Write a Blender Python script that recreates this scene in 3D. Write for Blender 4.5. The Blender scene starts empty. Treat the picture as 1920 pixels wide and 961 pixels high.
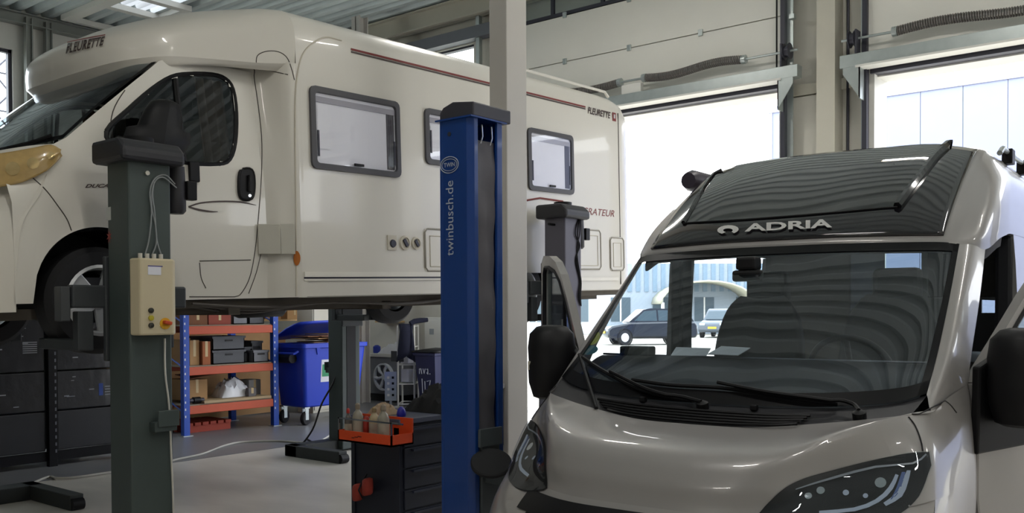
import bpy, bmesh, math, random
from mathutils import Vector, Matrix
from mathutils.bvhtree import BVHTree
random.seed(7)
SC = bpy.context.scene
COL = SC.collection

# ------------------------------------------------------------------ camera
F_PX, PPX, PPY, CAM_H = 1740.8, 960.0, 615.0, 1.65
def cam_axes(yaw, tilt, roll):
    f = Vector((-math.sin(yaw), math.cos(yaw), 0)); r = Vector((math.cos(yaw), math.sin(yaw), 0)); u = Vector((0, 0, 1))
    f2 = f*math.cos(tilt) + u*math.sin(tilt); u2 = u*math.cos(tilt) - f*math.sin(tilt)
    return r*math.cos(roll) + u2*math.sin(roll), u2*math.cos(roll) - r*math.sin(roll), f2
CR, CU, CF = cam_axes(math.radians(38.926), math.radians(-1.0497), math.radians(-0.2249))
CAMP = Vector((0, 0, CAM_H))
cam = bpy.data.cameras.new('camera'); camo = bpy.data.objects.new('camera', cam); COL.objects.link(camo)
m = Matrix.Identity(4)
for i in range(3):
    m[i][0], m[i][1], m[i][2] = CR[i], CU[i], -CF[i]
m[2][3] = CAM_H
camo.matrix_world = m
cam.sensor_width = 36; cam.lens = F_PX/1920*36; cam.shift_y = (PPY-480.5)/1920
cam.clip_start = 0.05; cam.clip_end = 500
SC.camera = camo

# ------------------------------------------------------------------ world, daylight, exposure
SC.view_settings.view_transform = 'Standard'; SC.view_settings.look = 'None'
SC.view_settings.gamma = 1.0; SC.view_settings.use_curve_mapping = False
SC.view_settings.exposure = 0.95
w = bpy.data.worlds.new('overcast_sky'); SC.world = w; w.use_nodes = True
nt = w.node_tree; bg = nt.nodes['Background']
tc = nt.nodes.new('ShaderNodeTexCoord'); sx = nt.nodes.new('ShaderNodeSeparateXYZ'); rp = nt.nodes.new('ShaderNodeValToRGB')
nt.links.new(tc.outputs['Generated'], sx.inputs[0]); nt.links.new(sx.outputs['Z'], rp.inputs[0]); nt.links.new(rp.outputs[0], bg.inputs['Color'])
rp.color_ramp.elements[0].position = 0.0; rp.color_ramp.elements[0].color = (0.95, 0.97, 1.0, 1)
rp.color_ramp.elements[1].position = 1.0; rp.color_ramp.elements[1].color = (0.86, 0.92, 1.0, 1)
bg.inputs['Strength'].default_value = 4.0

def portal(name, loc, rot, sx, sy):
    l = bpy.data.lights.new(name, 'AREA'); l.shape = 'RECTANGLE'; l.size = sx; l.size_y = sy
    try: l.cycles.is_portal = True
    except Exception: return
    o = bpy.data.objects.new(name, l); COL.objects.link(o); o.location = loc; o.rotation_euler = rot

# ------------------------------------------------------------------ pixel helpers (direction from a pixel, distance from a known plane)
def ray(px):
    return CR*((px[0]-PPX)/F_PX) - CU*((px[1]-PPY)/F_PX) + CF
def pX(px, X): r = ray(px); return CAMP + r*(X/r.x)
def pY(px, Y): r = ray(px); return CAMP + r*(Y/r.y)
def pZ(px, Z=0.0): r = ray(px); return CAMP + r*((Z-CAM_H)/r.z)

# ------------------------------------------------------------------ materials
def lin(h):
    h = h.lstrip('#'); o = []
    for i in (0, 2, 4):
        c = int(h[i:i+2], 16)/255; o.append(c/12.92 if c <= 0.04045 else ((c+0.055)/1.055)**2.4)
    return tuple(o)+(1,)
MATS = {}
def mat(name, col, rough=0.5, metal=0.0, var=0.06, scale=6.0, bump=0.0, coat=0.0, spec=0.5, stretch=None, emit=None, es=0.0):
    if name in MATS: return MATS[name]
    M = bpy.data.materials.new(name); M.use_nodes = True; n = M.node_tree.nodes; L = M.node_tree.links
    b = n['Principled BSDF']
    c = lin(col) if isinstance(col, str) else col
    b.inputs['Roughness'].default_value = rough; b.inputs['Metallic'].default_value = metal
    b.inputs['Coat Weight'].default_value = coat; b.inputs['Coat Roughness'].default_value = 0.04
    b.inputs['Specular IOR Level'].default_value = spec
    t = n.new('ShaderNodeTexCoord'); mp = n.new('ShaderNodeMapping'); L.new(t.outputs['Object'], mp.inputs[0])
    if stretch: mp.inputs['Scale'].default_value = stretch
    no = n.new('ShaderNodeTexNoise'); no.inputs['Scale'].default_value = scale; no.inputs['Detail'].default_value = 5
    L.new(mp.outputs[0], no.inputs['Vector'])
    mx = n.new('ShaderNodeMix'); mx.data_type = 'RGBA'
    mx.inputs[6].default_value = tuple(max(0, v*(1-var)) for v in c[:3])+(1,)
    mx.inputs[7].default_value = tuple(min(1, v*(1+var)) for v in c[:3])+(1,)
    L.new(no.outputs['Fac'], mx.inputs[0]); L.new(mx.outputs[2], b.inputs['Base Color'])
    if bump:
        bp = n.new('ShaderNodeBump'); bp.inputs['Strength'].default_value = bump; bp.inputs['Distance'].default_value = 0.01
        L.new(no.outputs['Fac'], bp.inputs['Height']); L.new(bp.outputs[0], b.inputs['Normal'])
    if emit:
        b.inputs['Emission Color'].default_value = lin(emit); b.inputs['Emission Strength'].default_value = es
    MATS[name] = M; return M
def glass(name, tint=(0.8, 0.85, 0.85), refl=1.0, rough=0.0, fmin=0.0):
    if name in MATS: return MATS[name]
    M = bpy.data.materials.new(name); M.use_nodes = True; n = M.node_tree.nodes; L = M.node_tree.links
    n.remove(n['Principled BSDF']); out = n['Material Output']
    tr = n.new('ShaderNodeBsdfTransparent'); tr.inputs[0].default_value = tint+(1,)
    gl = n.new('ShaderNodeBsdfGlossy'); gl.inputs['Roughness'].default_value = rough; gl.inputs[0].default_value = (refl*0.9, refl*0.94, refl, 1)
    lw = n.new('ShaderNodeLayerWeight'); lw.inputs[0].default_value = 0.5
    pw = n.new('ShaderNodeMath'); pw.operation = 'POWER'; pw.inputs[1].default_value = 5.0; L.new(lw.outputs['Facing'], pw.inputs[0])
    fr = n.new('ShaderNodeMath'); fr.operation = 'MULTIPLY_ADD'; fr.inputs[1].default_value = 0.9; fr.inputs[2].default_value = 0.045; L.new(pw.outputs[0], fr.inputs[0])
    mr = n.new('ShaderNodeMath'); mr.operation = 'MAXIMUM'; mr.inputs[1].default_value = fmin
    no = n.new('ShaderNodeTexNoise'); no.inputs['Scale'].default_value = 3.0
    ad = n.new('ShaderNodeMath'); ad.operation = 'MULTIPLY_ADD'; ad.inputs[1].default_value = 0.02
    L.new(no.outputs['Fac'], ad.inputs[0]); L.new(fr.outputs[0], ad.inputs[2]); L.new(ad.outputs[0], mr.inputs[0])
    mx = n.new('ShaderNodeMixShader'); L.new(mr.outputs[0], mx.inputs[0]); L.new(tr.outputs[0], mx.inputs[1]); L.new(gl.outputs[0], mx.inputs[2])
    L.new(mx.outputs[0], out.inputs[0]); MATS[name] = M; return M

# ------------------------------------------------------------------ mesh builder
class MB:
    def __init__(s): s.v = []; s.f = []
    def add(s, vs, fs):
        b = len(s.v); s.v += [Vector(p) for p in vs]; s.f += [tuple(i+b for i in f) for f in fs]; return s
    def box(s, lo, hi):
        x0, y0, z0 = lo; x1, y1, z1 = hi
        return s.add([(x0,y0,z0),(x1,y0,z0),(x1,y1,z0),(x0,y1,z0),(x0,y0,z1),(x1,y0,z1),(x1,y1,z1),(x0,y1,z1)],
                     [(0,3,2,1),(4,5,6,7),(0,1,5,4),(1,2,6,5),(2,3,7,6),(3,0,4,7)])
    def cbox(s, c, d, rot=None):
        c = Vector(c); h = Vector(d)/2; vs = []
        for z in (-1, 1):
            for x, y in ((-1,-1),(1,-1),(1,1),(-1,1)):
                p = Vector((x*h.x, y*h.y, z*h.z)); vs.append(c + (rot @ p if rot else p))
        return s.add(vs, [(0,3,2,1),(4,5,6,7),(0,1,5,4),(1,2,6,5),(2,3,7,6),(3,0,4,7)])
    def prism(s, pts, d):
        # polygon (3D points) extruded by vector d
        n = len(pts); d = Vector(d); a = [Vector(p) for p in pts]
        return s.add(a+[p+d for p in a], [tuple(range(n))[::-1], tuple(range(n, 2*n))] + [(i, (i+1) % n, n+(i+1) % n, n+i) for i in range(n)])
    def tube(s, path, r, n=8, cap=True, closed=False):
        P = [Vector(p) for p in path]; k = len(P); rs = r if isinstance(r, (list, tuple)) else [r]*k; vs = []; fs = []
        up = Vector((0, 0, 1)); prev = None
        for i in range(k):
            if closed: t = (P[(i+1) % k]-P[i-1])
            else: t = P[min(i+1, k-1)]-P[max(i-1, 0)]
            t = t.normalized() if t.length > 1e-9 else Vector((0, 0, 1))
            if prev is None:
                a = t.orthogonal().normalized()
                if abs(t.z) < 0.9: a = t.cross(up).normalized()
            else:
                a = prev - t*prev.dot(t); a = a.normalized() if a.length > 1e-6 else t.orthogonal().normalized()
            prev = a; b = t.cross(a)
            for j in range(n):
                an = 2*math.pi*j/n; vs.append(P[i] + (a*math.cos(an)+b*math.sin(an))*rs[i])
        for i in range(k if closed else k-1):
            for j in range(n):
                i2 = (i+1) % k
                fs.append((i*n+j, i*n+(j+1) % n, i2*n+(j+1) % n, i2*n+j))
        if cap and not closed: fs += [tuple(range(n))[::-1], tuple((k-1)*n+j for j in range(n))]
        return s.add(vs, fs)
    def cyl(s, a, b, r, n=20, r2=None): return s.tube([a, b], [r, r if r2 is None else r2], n)
    def lathe(s, prof, o, axis=(0, 0, 1), n=24, cap=True):
        # prof: list of (radius, height) along the axis
        ax = Vector(axis).normalized(); a = ax.orthogonal().normalized(); b = ax.cross(a); o = Vector(o); vs = []; fs = []; k = len(prof)
        for r, hh in prof:
            for j in range(n):
                an = 2*math.pi*j/n; vs.append(o + ax*hh + (a*math.cos(an)+b*math.sin(an))*r)
        for i in range(k-1):
            for j in range(n): fs.append((i*n+j, i*n+(j+1) % n, (i+1)*n+(j+1) % n, (i+1)*n+j))
        ringp = prof[0] == prof[-1]
        if cap and not ringp and prof[0][0] > 1e-4: fs.append(tuple(range(n))[::-1])
        if cap and not ringp and prof[-1][0] > 1e-4: fs.append(tuple((k-1)*n+j for j in range(n)))
        return s.add(vs, fs)
    def grid(s, G, flip=False):
        R, C = len(G), len(G[0]); vs = [p for row in G for p in row]; fs = []
        for i in range(R-1):
            for j in range(C-1):
                q = (i*C+j, i*C+j+1, (i+1)*C+j+1, (i+1)*C+j); fs.append(q[::-1] if flip else q)
        return s.add(vs, fs)
    def build(s, name, material, parent=None, smooth=0, bevel=0.0, solid=0.0, loc=None, rot=None, subsurf=0, seg=2):
        me = bpy.data.meshes.new(name); me.from_pydata([tuple(p) for p in s.v], [], s.f); me.materials.append(material)
        me.validate(); me.update()
        if smooth:
            me.shade_smooth()
            me.set_sharp_from_angle(angle=math.radians(smooth))
        o = bpy.data.objects.new(name, me); COL.objects.link(o)
        if parent: o.parent = parent
        if loc: o.location = loc
        if rot: o.rotation_euler = rot
        if solid:
            md = o.modifiers.new('thickness', 'SOLIDIFY'); md.thickness = solid; md.offset = -1
        if bevel:
            md = o.modifiers.new('edges', 'BEVEL'); md.width = bevel; md.segments = seg; md.limit_method = 'ANGLE'; md.angle_limit = math.radians(40)
        if subsurf:
            md = o.modifiers.new('smooth', 'SUBSURF'); md.levels = subsurf; md.render_levels = subsurf
        return o
def tag(o, label, cat, group=None, kind=None):
    o['label'] = label; o['category'] = cat
    if group: o['group'] = group
    if kind: o['kind'] = kind
    return o
def thing(name, label, cat, loc=(0, 0, 0), rz=0.0, group=None, rx=0.0):
    o = bpy.data.objects.new(name, None); COL.objects.link(o); o.location = loc; o.rotation_euler = (rx, 0, rz); o.empty_display_size = 0.1
    return tag(o, label, cat, group)
def struct(o, label=None):
    o['kind'] = 'structure'
    if label: o['label'] = label
    return o
def box(name, lo, hi, m_, parent=None, bevel=0.0):
    return MB().box(lo, hi).build(name, m_, parent, bevel=bevel)
def copy_tree(o, parent=None):
    c = o.copy(); COL.objects.link(c); c.parent = parent
    for ch in list(o.children): copy_tree(ch, c)
    return c

def cr(p0, p1, p2, p3, t):
    return 0.5*((2*p1)+(p2-p0)*t+(2*p0-5*p1+4*p2-p3)*t*t+(3*p1-p0-3*p2+p3)*t**3)
def spline(P, n, close=False):
    P = [Vector(p) for p in P]; out = []; k = len(P)
    for i in range(k if close else k-1):
        g = (lambda j: P[j % k]) if close else (lambda j: P[j] if 0 <= j < k else (2*P[0]-P[1] if j < 0 else 2*P[-1]-P[-2]))
        for t in range(n): out.append(cr(g(i-1), g(i), g(i+1), g(i+2), t/n))
    if not close: out.append(P[-1])
    return out
def surf(rows, nu, nv):
    A = [spline(r, nu) for r in rows]
    cols = [spline([A[i][j] for i in range(len(A))], nv) for j in range(len(A[0]))]
    return [[cols[j][i] for j in range(len(cols))] for i in range(len(cols[0]))]
def mir(P): return [Vector((-p.x, p.y, p.z)) for p in P]
def full(G):  # half grid (first column on x=0) -> full width, left to right
    return [mir(r[:0:-1]) + r for r in G]

def text(name, s, m_, parent, origin, right, up, width=None, height=None, depth=0.002, shear=0.0, bold=0.0, project=None):
    cu = bpy.data.curves.new(name, 'FONT'); cu.body = s; cu.size = 1; cu.shear = shear; cu.offset = bold; cu.align_x = 'LEFT'
    cu.resolution_u = 3
    to = bpy.data.objects.new(name, cu); COL.objects.link(to)
    dg = bpy.context.evaluated_depsgraph_get(); me = bpy.data.meshes.new_from_object(to.evaluated_get(dg))
    bpy.data.objects.remove(to); bpy.data.curves.remove(cu)
    xs = [v.co.x for v in me.vertices]; ys = [v.co.y for v in me.vertices]
    x0, x1, y0, y1 = min(xs), max(xs), min(ys), max(ys)
    sx_ = width/(x1-x0) if width else height/(y1-y0); sy_ = height/(y1-y0) if height else sx_
    R_ = Vector(right).normalized(); U_ = Vector(up).normalized(); N_ = R_.cross(U_); O_ = Vector(origin)
    for v in me.vertices:
        p = O_ + R_*((v.co.x-x0)*sx_) + U_*((v.co.y-y0)*sy_)
        if project: p = project(p)
        else: p = p + N_*depth
        v.co = p
    me.materials.clear(); me.materials.append(m_); me.update()
    o = bpy.data.objects.new(name, me); COL.objects.link(o); o.parent = parent
    return o

class Caster:
    """casts photo pixels onto a thing's own surface, in that thing's coordinates"""
    def __init__(s, frame, builders):
        V_ = []; F_ = []
        for b in builders:
            k = len(V_); V_ += b.v; F_ += [tuple(i+k for i in f) for f in b.f]
        s.t = BVHTree.FromPolygons([tuple(p) for p in V_], F_); s.inv = frame.inverted(); s.o = s.inv @ CAMP; s.r3 = s.inv.to_3x3()
        s.last = None
    def hit(s, px, off=0.0):
        d = (s.r3 @ ray(px)).normalized(); p, n, i, dist = s.t.ray_cast(s.o, d)
        if p is None:
            q, n, i, dd = s.t.find_nearest(s.o + d*(s.last or 6.0)); p = q
        else: s.last = dist
        if n.dot(d) > 0: n = -n
        return p + n*off
    def strip(s, A, B, off=0.003, n=4, k=4):
        a = [Vector((x, y, 0)) for x, y in A]; b = [Vector((x, y, 0)) for x, y in B]
        a = spline(a, n); b = spline(b, n); G = []
        for t in range(k+1): G.append([s.hit(p.lerp(q, t/k), off) for p, q in zip(a, b)])
        return G
    def line(s, A, off=0.0, n=4, close=False):
        return [s.hit(p, off) for p in spline([Vector((x, y, 0)) for x, y in A], n, close)]
    def fan(s, A, off=0.003, n=4, rings=4):
        # filled closed outline, as rings shrinking to the centre
        a = spline([Vector((x, y, 0)) for x, y in A], n, True); c = sum(a, Vector())/len(a); a.append(a[0])
        return [[s.hit(p.lerp(c, t/rings), off) for p in a] for t in range(rings+1)]
# ------------------------------------------------------------------ palette
CONC = mat('pale_concrete', '#d3cdc4', 0.36, var=0.3, scale=1.1, bump=0.04, stretch=(1.0, 2.2, 1.0))
CONC2 = mat('grey_floor_coating', '#77787b', 0.38, var=0.12, scale=2.0)
WALLW = mat('white_sandwich_panel', '#d9d8d2', 0.55, var=0.03)
WALLB = mat('beige_wall_panel', '#d3d0c6', 0.6, var=0.04)
STEELB = mat('beige_painted_steel', '#c8c4b6', 0.5, var=0.04)
DECK = mat('galvanised_deck', '#ccd5d7', 0.4, 0.1, var=0.1, scale=4)
GALV = mat('galvanised_steel', '#b4bcbb', 0.35, 0.7, var=0.12, scale=9)
DARKM = mat('dark_grey_metal', '#3c3c46', 0.45, 0.3)
BLACKP = mat('black_plastic', '#0d0d10', 0.5, var=0.1, spec=0.3)
DOORP = mat('door_panel_white', '#e9e7df', 0.5, var=0.03, scale=3)
RUB = mat('black_rubber', '#17171a', 0.75, var=0.15, scale=20)
CLEAR = glass('clear_pane', (0.9, 0.93, 0.93))
TUBE = mat('tube_glow', '#ffffff', 0.4, emit='#fff4e0', es=9.0)
SKYL = bpy.data.materials.new('opal_rooflight'); SKYL.use_nodes = True
_n = SKYL.node_tree.nodes; _n.remove(_n['Principled BSDF']); _tl = _n.new('ShaderNodeBsdfTranslucent'); _no = _n.new('ShaderNodeTexNoise'); _no.inputs['Scale'].default_value = 5
_rp = _n.new('ShaderNodeValToRGB'); _rp.color_ramp.elements[0].color = (.15, .155, .155, 1); _rp.color_ramp.elements[1].color = (.19, .195, .195, 1)
SKYL.node_tree.links.new(_no.outputs['Fac'], _rp.inputs[0]); SKYL.node_tree.links.new(_rp.outputs[0], _tl.inputs[0]); SKYL.node_tree.links.new(_tl.outputs[0], _n['Material Output'].inputs[0])
SPRING = mat('spring_steel', '#8a8582', 0.4, 0.7, var=0.2, scale=30)
CREAM = mat('cream_paint', '#d9d4c4', 0.4)

XL, XR, YF, YB, ZC = -17.5, 9.0, -8.0, 12.2, 7.06
# ------------------------------------------------------------------ room shell
struct(MB().box((XL-0.3, YF-0.3, -0.3), (XR+0.3, YB+0.3, 0)).build('floor', CONC))
struct(box('floor_coating', (XL, YF, 0.0005), (-9.3, YB, 0.004), CONC2), 'darker grey coated floor along the storage side')
def wall(name, ax, c, t, u0, u1, z0, z1, holes, m_):
    # a wall slab in cells, with rectangular openings (u0,u1,z0,z1)
    us = sorted({u0, u1} | {h[0] for h in holes} | {h[1] for h in holes}); zs = sorted({z0, z1} | {h[2] for h in holes} | {h[3] for h in holes})
    b = MB()
    for i in range(len(us)-1):
        for j in range(len(zs)-1):
            um, zm = (us[i]+us[i+1])/2, (zs[j]+zs[j+1])/2
            if any(h[0] < um < h[1] and h[2] < zm < h[3] for h in holes): continue
            if ax == 'x': b.box((us[i], c, zs[j]), (us[i+1], c+t, zs[j+1]))
            else: b.box((c, us[i], zs[j]), (c+t, us[i+1], zs[j+1]))
    return struct(b.build(name, m_))
D1 = (-9.75, -5.03, 0, 4.67); D2 = (-3.86, 0.86, 0, 4.67); D3 = (2.0, 6.7, 0, 4.67)
HW = (-14.6, -10.68, 5.4, 6.3)
wall('wall_back', 'x', YB, 0.25, XL, XR, 0, ZC+0.2, [D1, D2, D3, HW], WALLB)
LW = [(2.9, 7.42, 3.4, 6.38)]
wall('wall_left', 'y', XL-0.25, 0.25, YF, YB, 0, ZC+0.2, LW, WALLW)
wall('wall_right', 'y', XR, 0.25, YF, YB, 0, ZC+0.2, [], WALLW)
wall('wall_front', 'x', YF-0.25, 0.25, XL, XR, 0, ZC+0.2, [], WALLW)
struct(box('baseboard_back', (XL, YB-0.03, 0.0), (D1[0]-0.15, YB, 0.16), BLACKP))
# trapezoidal roof deck, ribs running across the hall
b = MB(); prof = []; y = YF; per = 0.28
while y < YB:
    prof += [(y, ZC), (y+0.11, ZC), (y+0.15, ZC+0.09), (y+0.24, ZC+0.09)]; y += per
prof.append((YB, ZC))
RL = (-15.7, -13.2, YF+58*per, YF+61*per)     # rooflight bay in the deck
rl_b = MB()
for x0_, x1_ in ((XL-0.2, RL[0]), (RL[0], RL[1]), (RL[1], XR+0.2)):
    for k in range(len(prof)-1):
        (ya_, za_), (yb_, zb_) = prof[k], prof[k+1]
        (rl_b if (x0_ == RL[0] and RL[2] < (ya_+yb_)/2 < RL[3]) else b).add([(x0_, ya_, za_), (x0_, yb_, zb_), (x1_, yb_, zb_), (x1_, ya_, za_)], [(0, 1, 2, 3)])
struct(b.build('ceiling', DECK))
# skylight with white frame, on the storage side
c0 = pZ((150, 20), ZC-0.05)
sk = struct(rl_b.build('skylight', SKYL))
fr = MB()
for lo, hi in (((-17.0, 8.05), (-16.9, 9.3)), ((-14.9, 8.05), (-14.75, 9.3)), ((-16.9, 8.05), (-14.9, 8.25)), ((-16.9, 9.15), (-14.9, 9.3)), ((-15.75, 8.25), (-15.6, 9.15))):
    fr.box((lo[0], lo[1], ZC-0.1), (hi[0], hi[1], ZC-0.005))
fr.build('skylight_frame', WALLW, sk)
# eaves beams and posts
def ibeam(name, p0, p1, h, wd, m_, t=0.02):
    p0, p1 = Vector(p0), Vector(p1); d = (p1-p0); ax = d.normalized(); R_ = Matrix((ax, Vector((0, 0, 1)).cross(ax) if abs(ax.z) < 0.9 else Vector((1, 0, 0)), Vector((0, 0, 1)) if abs(ax.z) < 0.9 else Vector((0, 1, 0)))).transposed()
    c = (p0+p1)/2; b_ = MB(); up = R_ @ Vector((0, 0, 1))
    b_.cbox(c, (d.length, t, h), R_); b_.cbox(c+up*(h/2-t/2), (d.length, wd, t), R_); b_.cbox(c-up*(h/2-t/2), (d.length, wd, t), R_)
    return struct(b_.build(name, m_))
ibeam('roof_beam', (XL, YB-0.18, ZC-0.2), (XR, YB-0.18, ZC-0.2), 0.34, 0.2, STEELB)
ibeam('roof_beam', (XL+0.12, YF, ZC-0.13), (XL+0.12, YB, ZC-0.13), 0.2, 0.2, mat('grey_green_steel', '#8d918c', 0.5))
struct(box('wall_rail', (-15.0, YB-0.2, 6.32), (-9.9, YB-0.02, 6.52), mat('slate_blue_steel', '#6d7078', 0.5)))
for yy in (2.7, 7.63, 7.98):
    ibeam('steel_post', (XL+0.15, yy, 0), (XL+0.15, yy, ZC-0.1), 0.12, 0.12, mat('grey_green_steel', '#8d918c', 0.5))
px_ = pY((679, 700), 11.4).x
ibeam('steel_post', (px_, 11.4, 0), (px_, 11.4, ZC-0.1), 0.2, 0.22, mat('pale_grey_steel', '#c9c5c0', 0.5))
struct(box('steel_post', (-10.5, YB-0.16, 4.7), (-10.42, YB-0.08, ZC-0.3), GALV))
# window frames in the left wall and the clerestory window
def window(name, ax, c, u0, u1, z0, z1, nu, nz, fm, wd=0.08):
    root = bpy.data.objects.new(name, None); COL.objects.link(root); struct(root)
    def bar(a0, a1, b0, b1):
        if ax == 'x': return box('frame_bar', (a0, c-0.05, b0), (a1, c+0.05, b1), fm, root)
        return box('frame_bar', (c-0.05, a0, b0), (c+0.05, a1, b1), fm, root)
    for i in range(nu+1):
        u = u0+(u1-u0)*i/nu; bar(max(u0, u-wd/2), min(u1, u+wd/2), z0, z1)
    for j in range(nz+1):
        z = z0+(z1-z0)*j/nz; bar(u0, u1, max(z0, z-wd/2), min(z1, z+wd/2))
    for i in range(nu):
        for j in range(nz):
            a0, a1, b0, b1 = u0+(u1-u0)*i/nu, u0+(u1-u0)*(i+1)/nu, z0+(z1-z0)*j/nz, z0+(z1-z0)*(j+1)/nz
            if ax == 'x': box('pane', (a0, c-0.005, b0), (a1, c+0.005, b1), CLEAR, root)
            else: box('pane', (c-0.005, a0, b0), (c+0.005, a1, b1), CLEAR, root)
    return root
window('window_1', 'y', XL-0.1, *LW[0], 2, 2, DARKM, 0.12)
window('window_2', 'x', YB+0.1, *HW, 3, 1, DARKM, 0.07)
portal('daylight_door_1', ((D1[0]+D1[1])/2, YB+0.24, 2.33), (-math.pi/2, 0, 0), 4.7, 4.66)
portal('daylight_door_2', ((D2[0]+D2[1])/2, YB+0.24, 2.33), (-math.pi/2, 0, 0), 4.7, 4.66)
portal('daylight_door_3_offscreen', ((D3[0]+D3[1])/2, YB+0.24, 2.33), (-math.pi/2, 0, 0), 4.7, 4.66)
portal('daylight_window_left_offscreen', (XL-0.24, 5.16, 4.89), (0, -math.pi/2, 0), 3.0, 4.5)

# ------------------------------------------------------------------ sectional overhead doors, raised
def sectional_door(name, D):
    x0, x1 = D[0], D[1]; root = bpy.data.objects.new(name, None); COL.objects.link(root); struct(root); root.location = ((x0+x1)/2, YB-0.1, 0)
    X = lambda x: x-(x0+x1)/2
    zs = [4.74, 5.575, 6.30]
    for i in range(2):
        box('panel', (X(x0-0.05), -0.13, zs[i]+0.006), (X(x1+0.03), -0.085, zs[i+1]-0.006), DOORP, root, 0.006)
    n = 5   # glazed section at the top
    box('window_rail', (X(x0-0.05), -0.13, 6.306), (X(x1+0.03), -0.085, 6.36), DARKM, root)
    box('window_rail', (X(x0-0.05), -0.13, 6.86), (X(x1+0.03), -0.085, 6.94), DARKM, root)
    for i in range(n+1):
        xx = x0-0.05+(x1-x0+0.08-0.06)*i/n; box('window_stile', (X(xx), -0.129, 6.36), (X(xx)+0.06, -0.086, 6.86), DARKM, root)
    for i in range(n):
        xa = x0-0.05+(x1-x0+0.02)*i/n; box('pane', (X(xa)+0.06, -0.112, 6.36), (X(xa)+(x1-x0+0.02)/n, -0.106, 6.86), CLEAR, root)
    for z in (5.575, 6.30):
        for i in range(1, 4):
            xx = x0+(x1-x0)*i/4
            box('hinge', (X(xx)-0.035, -0.155, z-0.045), (X(xx)+0.035, -0.13, z+0.045), GALV, root, 0.005)
    # vertical tracks and dark angle at both sides
    for s, xx in ((1, x1+0.05), (-1, x0-0.05)):
        box('track', (X(xx)-0.03, -0.2, 0.0), (X(xx)+0.03, -0.11, ZC-0.2), DARKM, root)
        box('track_angle', (X(xx)+s*0.03-0.02, -0.11, 0.0), (X(xx)+s*0.03+0.06*s+0.02, -0.09, ZC-0.2), GALV, root)
    # header beam on triangular brackets, torsion springs, shaft and drums
    yb = -0.32
    box('header_beam', (X(x0-0.3), yb-0.05, 4.68), (X(x1+0.32), yb+0.12, 4.84), GALV, root, 0.006)
    box('header_lip', (X(x0-0.1), yb-0.07, 4.665), (X(x1+0.1), yb+0.15, 4.69), WALLW, root)
    box('header_seal', (X(x0), -0.13, 4.62), (X(x1), 0.03, 4.68), DARKM, root)
    for s, xx in ((1, x1), (-1, x0)):
        a = X(xx)+s*0.05; bb = X(xx)+s*0.26
        MB().prism([(a, yb-0.045, 4.68), (bb, yb-0.045, 4.68), (bb if s < 0 else bb, yb-0.045, 4.60), (a, yb-0.045, 4.28)], (0, 0.012, 0)).build('bracket', GALV, root)
        box('bracket_plate', (min(a, a+s*0.015), yb-0.045, 4.28), (max(a, a+s*0.015), 0.09, 4.68), GALV, root)
        box('bearing_plate', (X(xx)+s*0.10-0.01, yb-0.06, 4.84), (X(xx)+s*0.10+0.01, yb+0.1, 5.14), DARKM, root)
        MB().lathe([(0.105, -0.04), (0.105, -0.03), (0.075, -0.025), (0.075, 0.025), (0.105, 0.03), (0.105, 0.04)], (X(xx)+s*0.16, yb+0.02, 5.04), (1, 0, 0)).build('cable_drum', DARKM, root, smooth=30)
    MB().cyl((X(x0-0.3), yb+0.02, 5.04), (X(x1+0.3), yb+0.02, 5.04), 0.016, 10).build('shaft', GALV, root, smooth=40)
    for a, bq, sag in ((x0+0.35, x0+2.30, 0.03), (x0+2.72, x1-0.45, -0.03)):
        path = []; L_ = bq-a; turns = int(L_/0.028); N = turns*8
        for k in range(N+1):
            t = k/N; an = 2*math.pi*turns*t
            path.append((X(a)+L_*t, yb+0.02+0.052*math.cos(an), 5.04+sag*math.sin(math.pi*2*t)+0.052*math.sin(an)))
        MB().tube(path, 0.0115, 4).build('torsion_spring', SPRING, root, smooth=60)
        for e in (X(a), X(bq)):
            MB().cyl((e-0.03, yb+0.02, 5.04), (e+0.03, yb+0.02, 5.04), 0.06, 14).build('spring_cone', GALV, root, smooth=40)
    box('center_bracket', (X(x0+2.35), yb-0.02, 4.84), (X(x0+2.68), yb+0.06, 4.98), WALLW, root, 0.006)
    MB().cyl((X(x1)-0.02, -0.22, 4.86), (X(x1)-0.02, -0.22, ZC-0.3), 0.012, 6).build('lift_cable', BLACKP, root)
    box('track_bolt_bar', (X(x1)+0.13, -0.18, 5.5), (X(x1)+0.2, -0.1, 5.56), GALV, root)
    # jamb lining
    for s, xx in ((1, x1), (-1, x0)):
        box('jamb', (X(xx)-0.04, -0.085, 0.0), (X(xx)+0.04, 0.4, 4.67), WALLW, root)
    box('lintel', (X(x0), 0.03, 4.60), (X(x1), 0.4, 4.66), WALLW, root)
sectional_door('door_1', D1); sectional_door('door_2', D2); sectional_door('door_3', D3)
# pier between the doors: steel column, conduit, rail
struct(box('pier_column', (-4.52, YB-0.30, 0), (-4.28, YB, ZC-0.3), STEELB))
struct(MB().cyl((-4.2, YB-0.05, 0), (-4.2, YB-0.05, ZC-0.4), 0.02, 8).build('wall_conduit', DARKM))
struct(box('wall_rail', (-5.0, YB-0.06, 4.52), (-3.9, YB, 4.66), STEELB))
struct(box('pier_cover', (-4.96, YB-0.05, 0), (-4.55, YB, 4.5), WALLB))
# free-standing hall column
PIL = (-4.98, 5.88)
struct(MB().box((PIL[0], PIL[1], 0), (PIL[0]+0.185, PIL[1]+0.265, ZC+0.02)).build('hall_column', mat('hall_column_paint', '#c3bfb8', 0.45, var=0.03), bevel=0.008), 'free-standing pale grey steel hall column')

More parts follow.
